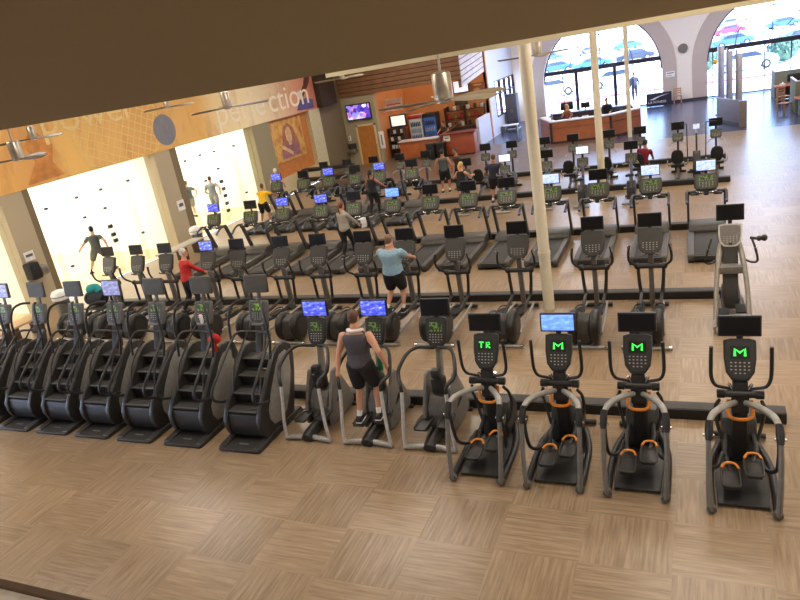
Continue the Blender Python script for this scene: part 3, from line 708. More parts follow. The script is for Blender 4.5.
# --- rear drive elliptical of the second row
def make_rear_elliptical():
    r = thing('rear_drive_elliptical', 'x', 'elliptical', group='rear drive ellipticals of the second row')
    for s in (-1, 1):
        x = s * .19
        d = MB().lathe([(.19, -.085), (.27, -.08), (.31, -.045), (.32, 0), (.31, .045), (.27, .08), (.19, .085)], (x, .36, .34), 'x', 28).build('drum_cover', mat('drum_black', (27, 26, 25), .4), r)
        MB().lathe([(.12, -.012), (.16, -.01), (.165, 0), (.16, .01), (.12, .012)], (x + s * .085, .36, .34), 'x', 22).build('hub_cap', BLACK, d)
    MB().prism([(.16, .06), (.1, .3), (.2, .54), (.4, .6), (.62, .5), (.66, .1)], -.12, .12, 'x', .04).build('drive_housing', DARK, r)
    st = MB().rod((-.40, .12, .035), (.40, .12, .035), .032, n=12).build('rear_stabilizer', SILVER, r)
    MB().lathe([(.03, .36), (.045, .365), (.045, .42), (.03, .425)], (0, .12, .035), 'x', 12).build('foot_cap', CHROME, st)
    MB().lathe([(.03, -.425), (.045, -.42), (.045, -.365), (.03, -.36)], (0, .12, .035), 'x', 12).build('foot_cap', CHROME, st)
    for s in (-1, 1):
        MB().tube([(s * .27, .5, .14), (s * .25, 1.2, .12), (s * .2, 2.1, .10)], .04, 8, 3, .6).build('ramp_rail', SILVER, r)
        yy = .85 + s * .1; zz = .34 - s * .03
        MB().tube([(s * .17, .5, .42 - s * .06), (s * .17, 1.2, zz - .05), (s * .19, 1.98, .36)], [.035, .04, .03], 8, 4).build('pedal_arm', BLACK, r)
        cx = s * .165
        pl = [(cx - .085, yy), (cx + .085, yy), (cx + .09, yy + .3), (cx + .05, yy + .4), (cx - .05, yy + .4), (cx - .09, yy + .3)]
        po = MB().prism(pl, zz, zz + .035, 'z', .012).build('pedal', RUBBER, r)
        MB().tube([(pl[0][0], pl[0][1] + .02, zz + .05), (pl[5][0], pl[5][1], zz + .06), (pl[4][0], pl[4][1], zz + .07), (pl[3][0], pl[3][1], zz + .07), (pl[2][0], pl[2][1], zz + .06), (pl[1][0], pl[1][1] + .02, zz + .05)], .015, 6, 3).build('pedal_rim', BLACK, po)
        sw = MB().tube([(s * .235, 2.0, .90), (s * .225, 1.99, .66), (s * .2, 1.97, .38)], [.033, .034, .036], 10, 3).build('swing_arm', BLACK, r)
        MB().ball((s * .2, 1.965, .37), .05, .05, .045, 10, 7).build('lower_joint', BLACK, sw)
        h = MB().tube([(s * .235, 2.0, .90), (s * .30, 1.95, .95), (s * .375, 1.84, 1.06), (s * .385, 1.78, 1.22), (s * .36, 1.77, 1.40)], .025, 10, 5).build('moving_handle', BLACK, r)
        MB().tube([(s * .385, 1.776, 1.28), (s * .372, 1.768, 1.40)], .024, 10, 1).build('pulse_grip', CHROME, h)
        MB().tube([(s * .09, 2.02, 1.12), (s * .15, 1.92, 1.16), (s * .10, 1.86, 1.2)], .017, 8, 4).build('fixed_grip', MIDG, r)
    hub = MB().rod((-.27, 2.0, .90), (.27, 2.0, .90), .05, n=14); hub.ball((-.24, 2.0, .90), .068, .07, .07, 12, 8); hub.ball((.24, 2.0, .90), .068, .07, .07, 12, 8); hub.build('pivot_bar', BLACK, r)
    MB().prism([(2.02, .05), (2.14, .05), (2.1, 1.05), (2.1, 1.22), (2.0, 1.22), (2.0, 1.0)], -.045, .045, 'x', .012).build('mast', GREYP, r)
    MB().rod((-.3, 2.14, .045), (.3, 2.14, .045), .04, n=12).build('front_foot', BLACK, r)
    add_console(r, (0, 2.04, 1.38), .46, .50, .4, 'shield', None, DARK, face=mat('console_face_dark', (62, 60, 56), .4))
    add_tv(r, (0, 2.16, 1.78), .44, .27, .1, TVB, .12, 'off')
    return r
# --- pale bezelled cross trainer at the right end of the second row
def make_pale_trainer():
    r = thing('cross_trainer', 'silver cross trainer with a pale console bezel at the right end of the second row', 'elliptical')
    MB().prism([(-.27, .0), (.27, 0), (.27, .12), (-.27, .12)], .0, .1, 'z', .02).build('rear_foot', SILVER, r)
    for s in (-1, 1):
        MB().tube([(s * .3, .06, .1), (s * .26, .5, .16), (s * .2, 1.5, .14)], .045, 8, 4, .6).build('floor_rail', SILVER, r)
        MB().tube([(s * .27, .35, .14), (s * .25, .75, .62), (s * .2, 1.2, 1.02), (s * .15, 1.5, 1.2)], [.045, .04, .05, .05], 10, 4).build('side_column', mat('trainer_pewter', (140, 134, 124), .4, .2), r)
        po = MB().box(s * .14 - .085, s * .14 + .085, .35 + s * .1, .75 + s * .1, .22, .255, .012).build('pedal', RUBBER, r)
        MB().tube([(s * .14, .7 + s * .1, .22), (s * .14, 1.1, .3), (s * .12, 1.45, .4)], .03, 8, 3).build('pedal_arm', BLACK, r)
        h = MB().tube([(s * .2, 1.22, 1.0), (s * .34, 1.05, .98), (s * .42, .92, 1.06), (s * .38, .88, 1.3), (s * .32, .95, 1.48)], .02, 10, 5).build('moving_handle', BLACK, r)
        MB().tube([(s * .405, .89, 1.2), (s * .375, .885, 1.32)], .025, 10, 1).build('pulse_grip', CHROME, h)
    MB().prism([(.95, .1), (1.5, .1), (1.55, .8), (1.5, 1.2), (1.3, 1.2), (1.2, .75), (1.0, .5)], -.13, .13, 'x', .04).build('drive_tower', DARK, r)
    MB().box(-.2, .2, .98, 1.2, .78, .92, .03).build('tray', MIDG, r)
    ph = MB().tube([(.30, .96, 1.47), (.38, .94, 1.46), (.50, .93, 1.45), (.54, .92, 1.44)], .026, 8, 3)
    ph.ball((.52, .92, 1.47), .055, .05, .06, 10, 7); ph.ball((.44, .93, 1.46), .045, .05, .05, 10, 7); ph.build('handle_knobs', BLACK, r)
    c = add_console(r, (0, 1.36, 1.40), .40, .42, .4, 'shield', None, WHITEB, face=MIDG, keys=True)
    MB().box(-.03, .03, -.012, -.004, -.17, -.13).build('stop_key', BLACK, c)
    add_tv(r, (0, 1.46, 1.82), .47, .30, .1, TVB, .14, 'off')
    return r
# --- treadmill
TMG = mat('treadmill_shell', (76, 73, 68), .45)
def make_treadmill():
    r = thing('treadmill', 'x', 'treadmill', group='treadmills in the third row')
    MB().box(-.29, .29, .06, 1.95, .155, .178, .004).build('belt', BELT, r)
    for s in (-1, 1):
        MB().prism([(.0, .08), (.0, .17), (.04, .20), (2.0, .215), (2.05, .1), (2.0, .06), (.06, .05)], min(s * .29, s * .42), max(s * .29, s * .42), 'x', .018).build('side_rail', TMG, r)
        MB().prism([(.02, .0), (.0, .1), (.1, .12), (.2, 0)], min(s * .3, s * .41), max(s * .3, s * .41), 'x', .01).build('rear_foot', BLACK, r)
        MB().prism([(2.34, .12), (2.50, .12), (2.13, 1.15), (2.09, 1.2), (1.98, 1.18)], min(s * .39, s * .445), max(s * .39, s * .445), 'x', .012).build('upright', DARK, r)
        h = MB().tube([(s * .43, 2.05, 1.16), (s * .44, 1.9, 1.18), (s * .44, 1.7, 1.12), (s * .43, 1.52, 1.02)], [.03, .032, .03, .034], 10, 4).build('handrail', DARK, r)
        MB().tube([(s * .433, 1.57, 1.05), (s * .43, 1.50, 1.01)], .037, 10, 1).build('handrail_cap', BLUEISH, h)
        MB().box(min(s * .16, s * .36), max(s * .16, s * .36), 1.86, 2.04, 1.10, 1.15, .02).build('tray', BLACK, r)
        MB().tube([(s * .24, 1.98, 1.16), (s * .17, 1.84, 1.19), (s * .06, 1.80, 1.18)], .017, 8, 4).build('pulse_bar', CHROME, r)
    MB().box(-.31, .31, -.01, .07, .06, .17, .02).build('rear_roller_cover', BLACK, r)
    MB().prism([(1.84, .1), (1.82, .22), (1.90, .33), (2.04, .37), (2.38, .36), (2.54, .26), (2.56, .1)], -.41, .41, 'x', .035).build('motor_hood', TMG, r)
    MB().box(-.42, .42, 1.98, 2.08, 1.10, 1.19, .02).build('crossbar', DARK, r)
    MB().box(-.05, .05, 1.76, 1.82, 1.12, 1.17, .015).build('safety_stop', RUBBER, r)
    add_console(r, (0, 2.06, 1.39), .54, .40, .42, 'box', LED, DARK, face=mat('treadmill_console_face', (74, 76, 64), .4))
    add_tv(r, (0, 2.22, 1.76), .47, .28, .1, TVB, .12, 'off')
    return r
# --- recumbent bike
def make_recumbent():
    r = thing('recumbent_bike', 'x', 'exercise bike', group='recumbent bikes in the farthest row')
    MB().rod((-.26, .08, .04), (.26, .08, .04), .04, n=12).build('rear_foot', DARK, r)
    MB().rod((-.24, 1.58, .04), (.24, 1.58, .04), .04, n=12).build('front_foot', DARK, r)
    MB().tube([(0, .08, .1), (0, .5, .22), (0, 1.1, .2), (0, 1.55, .1)], [.05, .06, .07, .06], 10, 4).build('frame', GREYP, r)
    MB().prism([(.3, .44), (.3, .54), (.72, .56), (.78, .5), (.7, .44)], -.21, .21, 'x', .03).build('seat', BLACK, r)
    b_ = MB(); b_.at((0, .24, .80), rx=.2); b_.prism([(-.10, -.24), (.10, -.24), (.19, -.12), (.19, .08), (.15, .2), (.07, .25), (-.07, .25), (-.15, .2), (-.19, .08), (-.19, -.12)], -.045, .045, 'y', .03); b_.build('backrest', RUBBER, r)
    MB().rod((0, .42, .2), (0, .46, .46), .05).build('seat_post', MIDG, r)
    for s in (-1, 1):
        MB().tube([(s * .12, .34, .5), (s * .28, .36, .52), (s * .32, .5, .6), (s * .32, .66, .62)], .017, 8, 4).build('side_handle', MIDG, r)
        MB().rod((s * .1, 1.15, .34), (s * .13, 1.15 + s * .15, .34 - s * .06), .018).box(min(s * .12, s * .24), max(s * .12, s * .24), 1.1 + s * .15, 1.22 + s * .15, .3 - s * .06, .34 - s * .06, .01).build('pedal', SILVER, r)
        MB().tube([(s * .05, 1.42, 1.1), (s * .2, 1.3, 1.08), (s * .26, 1.2, 1.0)], .018, 8, 4).build('handlebar', SILVER, r)
    MB().prism([(.92, .14), (.9, .4), (1.05, .58), (1.3, .64), (1.55, .45), (1.6, .14)], -.11, .11, 'x', .04).build('drive_housing', DARK, r)
    MB().prism([(1.34, .55), (1.46, .55), (1.54, 1.2), (1.46, 1.22)], -.035, .035, 'x', .01).build('mast', BLACK, r)
    add_console(r, (0, 1.46, 1.26), .36, .30, .35, 'box', LED_DIM, DARK)
    add_tv(r, (0, 1.58, 1.62), .43, .27, .1, TVB, .14, 'off')
    return r
# --- upright bike
def make_upright():
    r = thing('upright_bike', 'x', 'exercise bike', group='upright bikes in the fourth row')
    f1 = MB().rod((-.25, .08, .04), (.25, .08, .04), .035, n=12).build('rear_foot', SILVER, r)
    MB().rod((-.25, 1.1, .04), (.25, 1.1, .04), .035, n=12).build('front_foot', DARK, r)
    MB().tube([(0, .08, .08), (0, .5, .14), (0, 1.1, .1)], .045, 10, 4).build('frame', GREYP, r)
    MB().prism([(.28, .12), (.34, .5), (.55, .66), (.8, .6), (.98, .3), (.95, .1)], -.13, .13, 'x', .04).build('drive_housing', mat('bike_housing_dark', (48, 50, 58), .4), r)
    MB().rod((0, .42, .4), (0, .34, .85), .03).build('seat_post', MIDG, r)
    MB().prism([(-.13, .18), (.13, .18), (.12, .3), (.04, .48), (-.04, .48), (-.12, .3)], .85, .92, 'z', .025).build('saddle', BLACK, r)
    for s in (-1, 1):
        MB().rod((s * .11, .6, .36), (s * .13, .6 + s * .1, .36 - s * .14), .016).box(min(s * .12, s * .22), max(s * .12, s * .22), .55 + s * .1, .66 + s * .1, .19 - s * .14 + .1, .22 - s * .14 + .1, .008).build('pedal', SILVER, r)
        MB().tube([(s * .03, .98, 1.12), (s * .2, .9, 1.12), (s * .24, .72, 1.16), (s * .2, .62, 1.24)], .018, 8, 4).build('handlebar', SILVER, r)
    MB().prism([(.74, .5), (.88, .5), (1.02, 1.2), (.94, 1.2)], -.04, .04, 'x', .01).build('mast', BLUEISH, r)
    add_console(r, (0, .98, 1.28), .36, .32, .35, 'box', LED_DIM, DARK)
    add_tv(r, (0, 1.10, 1.66), .43, .27, .1, TVB, .14, 'off')
    return r

# ---------------------------------------------------------------- lay the machines out in their rows
ORD = ['first', 'second', 'third', 'fourth', 'fifth', 'sixth', 'seventh', 'eighth', 'ninth', 'tenth', 'eleventh', 'twelfth', 'thirteenth']
def screen_word(k): return {'off': 'dark', 'brown': 'blank brownish', 'blue': 'lit blue', 'light': 'bright light blue', 'white': 'lit whitish', 'news': 'white picture', 'violet': 'lit violet'}[k]
def row(proto, xs, y, label_fn, keys, tv, zrot=None):
    out = []
    for i, x in enumerate(xs):
        o = proto if i == 0 else dup(proto, (0, 0, 0))
        o.location = (x, y, 0); o['label'] = label_fn(i, keys[i]); set_screen(o, keys[i], *tv)
        if zrot: o.rotation_euler = (0, 0, zrot[i])
        out.append(o)
    return out
cl_x = [-13.17, -12.13, -11.10, -10.08, -9.05, -7.97, -6.80]
CLIMBERS = row(make_climber(), cl_x, 7.28, lambda i, k: 'black stair climber with a %s screen, %s from the left in the front row' % (screen_word(k), ORD[i]),
               ['violet', 'brown', 'brown', 'violet', 'brown', 'brown', 'brown'], (.45, .31))
FE = row(make_front_elliptical(), [-5.76, -4.69, -3.66], 7.76, lambda i, k: ['silver poled elliptical with a lit blue screen right of the last stair climber', 'silver poled elliptical used by the man in the grey tank top', 'silver poled elliptical with a dark screen right of the man in the tank top'][i],
         ['blue', 'blue', 'off'], (.47, .28))
TR = row(make_trainer(), [-2.76, -1.745, -.74, .45], 7.13, lambda i, k: ['orange trimmed black ascent trainer with dark screen, leftmost of the four', 'orange trimmed ascent trainer with the bright light blue screen', 'orange trimmed ascent trainer with dark screen beside the light blue one on its right', 'orange trimmed ascent trainer with dark screen at the right end of the front row'][i],
         ['off', 'light', 'off', 'off'], (.47, .26))
TR[3].location.y = 7.02; TR[3].location.x = .43
# the leftmost trainer's display shows other characters than the emblem
for c in find(TR[0], 'console'):
    for g in list(c.children):
        if base(g.name) == 'display_symbol':
            bpy.data.objects.remove(g)
    mb = MB(); h = .5; s = h * .08
    for st in ([(-1.9, 1), (-.5, 1)], [(-1.2, 1), (-1.2, -1)], [(.4, -1), (.4, 1), (1.2, 1), (1.4, .4), (.5, .05), (1.5, -1)]): mb.tube([(p[0] * s * 1.2, -.012, h * .2 + p[1] * s) for p in st], h * .02, 6, 1)
    mb.build('display_symbol', GREEN_E, c)
re_x = [-15.0, -13.95, -12.95, -11.55, -10.6, -9.3, -8.25, -7.05, -6.0, -4.83, -3.45, -1.93, -.86]
RE = row(make_rear_elliptical(), re_x, 11.15, lambda i, k: ('rear drive elliptical carrying the red jacketed person, %s from the left in the second row' % ORD[i]) if i == 3 else
         (('rear drive elliptical under the man in the light blue shirt, %s in the second row' % ORD[i]) if i == 8 else 'black rear drive elliptical with dark screen, %s from the left in the second row' % ORD[i]),
         ['off'] * 3 + ['blue'] + ['off'] * 9, (.44, .27))
PT = make_pale_trainer(); PT.location = (.53, 11.9, 0)
tm_x = [-14.9, -13.4, -12.15, -10.72, -9.58, -8.28, -7.08, -5.93, -4.82, -3.6, -2.38, -1.1, .18]
tk = ['blue', 'off', 'blue', 'blue', 'off', 'light', 'off', 'off', 'off', 'white', 'off', 'white', 'white']
TM = row(make_treadmill(), tm_x, 15.8, lambda i, k: 'treadmill with %s screen, %s from the left in the third row' % (screen_word(k), ORD[i]), tk, (.47, .28))
t4_x = [-15.5, -14.25, -13.1, -11.95, -10.9, -9.6]
t4k = ['blue', 'off', 'blue', 'off', 'blue', 'off']
TM4 = []
for i, x in enumerate(t4_x):
    o = dup(TM[0], (x, 20.75, 0), 0, 'treadmill with %s screen, %s from the left in the fourth row' % (screen_word(t4k[i]), ORD[i])); set_screen(o, t4k[i], .47, .28); TM4.append(o)
    o['group'] = 'treadmills in the fourth row'
# fourth row right half
UB = row(make_upright(), [-7.4, -6.0, -4.58, -3.42, -1.92], 21.45, lambda i, k: ['upright exercise bike with dark screen, ridden by the blonde woman', 'upright exercise bike with white picture screen, right of the man in navy', 'upright exercise bike with dark screen just right of the nearest column',
    'upright exercise bike with white picture screen left of the second column', 'upright exercise bike with dark screen in front of the red shirted person'][i], ['off', 'news', 'off', 'news', 'off'], (.43, .27))
# farthest row
rb_x = [-14.8, -13.65, -12.4, -11.2, -10.05, -7.55, -6.5, -5.25, -4.2, -2.92, -1.86, -.62, .58]
RBL = ['farthest row recumbent bike, %s from the left along the back wall side' % ORD[i] for i in range(5)] + [
    'recumbent bike with dark screen in the farthest row, left of the man in dark clothes', 'recumbent bike in the farthest row right behind the man in dark clothes', 'recumbent bike in the farthest row close behind the nearest column',
    'recumbent bike with dark screen in front of the middle of the reception desk', 'recumbent bike in the farthest row beside the second cream column', 'recumbent bike ridden by the red shirted person, in the farthest row',
    'recumbent bike with pale console picture, left of the white screened stepper', 'recumbent bike at the right end of the farthest row']
RB = row(make_recumbent(), rb_x, 24.1, lambda i, k: RBL[i], ['off'] * 13, (.43, .27))
sp = thing('arm_and_leg_stepper', 'slim black stepper with tall handles and a small white screen between two recumbent bikes', 'exercise machine', (-.03, 24.2, 0))
MB().box(-.3, .3, .1, .2, 0, .06, .015).box(-.3, .3, 1.2, 1.3, 0, .06, .015).build('foot_bar', BLACK, sp)
MB().prism([(.15, .05), (.3, .7), (.5, .9), (.8, .8), (1.25, .2), (1.25, .05)], -.12, .12, 'x', .04).build('body', BLACK, sp)
MB().prism([(.68, .8), (.8, .8), (.95, 1.4), (.88, 1.42)], -.03, .03, 'x', .01).build('mast', BLACK, sp)
for s in (-1, 1):
    MB().rod((s * .28, .75, .55), (s * .30, .85, 1.75), .018).rod((s * .30, .85, 1.75), (s * .62 if s > 0 else s * .5, .86, 1.76), .016).rod((s * .1, .75, .55), (s * .42, .75, .55), .018).build('handle', BLACK, sp)
    MB().box(s * .15 - .08, s * .15 + .08, .1, .4, .28, .31, .01).build('pedal', RUBBER, sp)
add_tv(sp, (0, .95, 1.62), .22, .18, .1, WHITEB, .16, 'white')
# ---------------------------------------------------------------- light
w = bpy.data.worlds.new('world'); scene.world = w; w.use_nodes = True
bg = w.node_tree.nodes['Background']
tcw = w.node_tree.nodes.new('ShaderNodeTexCoord'); sw = w.node_tree.nodes.new('ShaderNodeSeparateXYZ'); w.node_tree.links.new(tcw.outputs['Generated'], sw.inputs[0])
skyc = ramp(w.node_tree, sw.outputs['Z'], [(0, (206, 224, 255)), (.12, (182, 210, 255)), (.5, (110, 160, 240)), (1, (80, 130, 220))])
w.node_tree.links.new(skyc, bg.inputs['Color']); bg.inputs['Strength'].default_value = 9.5
def sun(d, e):
    l = bpy.data.lights.new('sun', 'SUN'); l.energy = e; l.angle = rad(.6); l.color = (1, .97, .92)
    o = bpy.data.objects.new('sun', l); COL.objects.link(o); o.rotation_euler = Vector(d).to_track_quat('-Z', 'Y').to_euler(); return o
sun((-.55, .12, -.83), 26)
def area(loc, sx, sy, e, col=(1, .90, .78), name='ceiling_and_fill_light'):
    l = bpy.data.lights.new(name, 'AREA'); l.shape = 'RECTANGLE'; l.size = sx; l.size_y = sy; l.energy = e; l.color = col
    o = bpy.data.objects.new(name, l); COL.objects.link(o); o.location = loc; return o
for y, e in ((7.5, 165), (13, 172), (19, 172), (25, 165)):
    for x in (-14, -7, 0, 6): area((x, y, 7.0), 3.2, 1.6, e)
for x in (-14, -6, 2): area((x, 31.0, 7.0), 3.0, 1.6, 170)
area((-6, 40.0, 7.0), 3, 3, 520, (.80, .84, 1)); area((3, 40.0, 7.0), 3, 3, 520, (.80, .84, 1))  # entrance hall fill, boosted and cooled to stand in for bluish daylight
area((-13.7, 37.6, 6.6), 3, 2, 160, (1, .8, .55))
for (a, b_) in courts: area((-23.5, (a + b_) / 2, 4.5), 6, 3.5, 640, (1, .97, .95), 'court_light')
scene.view_settings.view_transform = 'Standard'; scene.view_settings.look = 'None'
scene.view_settings.exposure = 0.0

area((3.5, -1.5, 7.0), 3, 2, 210); area((-6, -1.5, 7.0), 3, 2, 80)  # added fill behind the camera, brightens the soffit face
# ---------------------------------------------------------------- people
SKIN = mat('skin_light', (206, 152, 122), .55, var=.06, scale=9)
SKIN2 = mat('skin_tan', (172, 118, 88), .55, var=.06, scale=9)
HAIRB = mat('hair_brown', (96, 62, 40), .6, var=.25, scale=60)
HAIRD = mat('hair_dark', (40, 30, 26), .55, var=.25, scale=60)
HAIRW = mat('hair_white', (214, 206, 196), .6, var=.12, scale=60)
HAIRY = mat('hair_blonde', (212, 178, 116), .6, var=.18, scale=60)
HAIRG = mat('hair_grey_brown', (120, 96, 76), .6, var=.2, scale=60)
EYE = mat('eye_dark', (30, 24, 20), .2)
LIP = mat('lip', (160, 92, 84), .5)
def cloth(n, c): return mat(n, c, .85, var=.12, scale=18, bump=.12)
C_TANK = cloth('dark_grey_jersey', (78, 74, 78)); C_BLK = cloth('black_jersey', (30, 29, 31)); C_LBLUE = cloth('light_blue_jersey', (142, 174, 192))
C_RED = cloth('red_fleece', (196, 46, 44)); C_GREY = cloth('grey_knit', (166, 158, 146)); C_DGREY = cloth('dark_grey_tee', (76, 80, 82)); C_MGREY = cloth('mid_grey_tee', (128, 132, 136))
C_YEL = cloth('yellow_tee', (244, 190, 34)); C_MAR = cloth('maroon_tee', (132, 30, 44)); C_NAVY = cloth('navy_tee', (44, 46, 62)); C_PAT = cloth('rust_pattern_top', (150, 92, 74)); C_BROWN = cloth('brown_shirt', (84, 60, 48))
SHOE = mat('shoe_black', (38, 38, 42), .5); SHOEW = mat('shoe_pale', (186, 186, 190), .5); SOLE = mat('shoe_sole_white', (220, 220, 222), .5); SOCK = mat('sock_white', (232, 230, 226), .9)

def ik(a, t, l1, l2, pole):
    d = t - a; L = d.length; mx = (l1 + l2) * .995
    if L > mx: t = a + d * (mx / L); d = t - a; L = mx
    L = max(L, abs(l1 - l2) + .02)
    ca = (l1 * l1 + L * L - l2 * l2) / (2 * l1 * L); ca = max(-1, min(1, ca))
    u = d.normalized(); p = pole - u * pole.dot(u)
    p = p.normalized() if p.length > 1e-5 else u.orthogonal().normalized()
    return a + u * (l1 * ca) + p * (l1 * math.sqrt(1 - ca * ca)), t

def remeshed(mb, name, material, voxel, parent, smooth=2):
    tmp = bpy.data.meshes.new('tmp'); tmp.from_pydata(mb.v, [], mb.f)
    bm = bmesh.new(); bm.from_mesh(tmp); bmesh.ops.recalc_face_normals(bm, faces=bm.faces[:]); bm.to_mesh(tmp); bm.free()
    o = bpy.data.objects.new('tmp', tmp); COL.objects.link(o)
    m = o.modifiers.new('r', 'REMESH'); m.mode = 'VOXEL'; m.voxel_size = voxel; m.use_smooth_shade = True
    if smooth:
        k = o.modifiers.new('s', 'SMOOTH'); k.iterations = smooth; k.factor = .5
    dg = bpy.context.evaluated_depsgraph_get(); dg.update()
    me = bpy.data.meshes.new_from_object(o.evaluated_get(dg)); me.name = name
    bpy.data.objects.remove(o); bpy.data.meshes.remove(tmp)
    me.materials.clear(); me.materials.append(material)
    me.polygons.foreach_set('use_smooth', [True] * len(me.polygons))
    o = bpy.data.objects.new(name, me); COL.objects.link(o)
    if parent: o.parent = parent
    return o

def capsule(mb, a, b, ra, rb, n=12):
    a, b = Vector(a), Vector(b); d = (b - a); L = d.length or 1e-6; u = d / L
    pts, rr = [], []
    for k in (-1, -.7, -.35): pts.append(a + u * ra * k); rr.append(ra * math.sqrt(max(.02, 1 - k * k)))
    for k in range(5): t = k / 4; pts.append(a + d * t); rr.append(ra + (rb - ra) * t)
    for k in (.35, .7, 1): pts.append(b + u * rb * k); rr.append(rb * math.sqrt(max(.02, 1 - k * k)))
    mb.tube(pts, rr[:], n, 1); return mb
# tube() with one radius per point needs the exact list: patch through a direct loft
def loft(mb, pts, R, n=12):
    P = [Vector(p) for p in pts]; vs, fs = [], []
    T = [(P[min(i + 1, len(P) - 1)] - P[max(i - 1, 0)]).normalized() for i in range(len(P))]
    u = T[0].orthogonal().normalized()
    for i in range(len(P)):
        u = u - T[i] * u.dot(T[i]); u = u.normalized() if u.length > 1e-6 else T[i].orthogonal().normalized(); w = T[i].cross(u)
        for k in range(n):
            a = 2 * PI * k / n; vs.append(P[i] + (u * math.cos(a) + w * math.sin(a)) * R[i])
    for i in range(len(P) - 1):
        for k in range(n):
            a = i * n + k; b = i * n + (k + 1) % n; fs.append((a, b, b + n, a + n))
    fs.append(tuple(range(n - 1, -1, -1))); fs.append(tuple(range((len(P) - 1) * n, len(P) * n)))
    mb.add(vs, fs)
def limb(mb, a, b, prof, add=0., t0=0., t1=1., n=12):
    """limb segment with a muscle profile [(t, r)...]; rounded ends"""
    a, b = Vector(a), Vector(b); d = b - a; u = d.normalized()
    def rad_at(t):
        for (ta, ra), (tb, rb) in zip(prof[:-1], prof[1:]):
            if ta <= t <= tb: return ra + (rb - ra) * (t - ta) / (tb - ta)
        return prof[-1][1] if t > prof[-1][0] else prof[0][1]
    pts, R = [], []
    r0, r1 = rad_at(t0) + add, rad_at(t1) + add
    if t0 <= 0:
        for k in (-.95, -.6, -.3): pts.append(a + d * t0 + u * r0 * k); R.append(r0 * math.sqrt(1 - k * k))
    for k in range(9):
        t = t0 + (t1 - t0) * k / 8; pts.append(a + d * t); R.append(rad_at(t) + add)
    if t1 >= 1:
        for k in (.3, .6, .95): pts.append(b + u * r1 * k); R.append(r1 * math.sqrt(1 - k * k))
    loft(mb, pts, R, n)

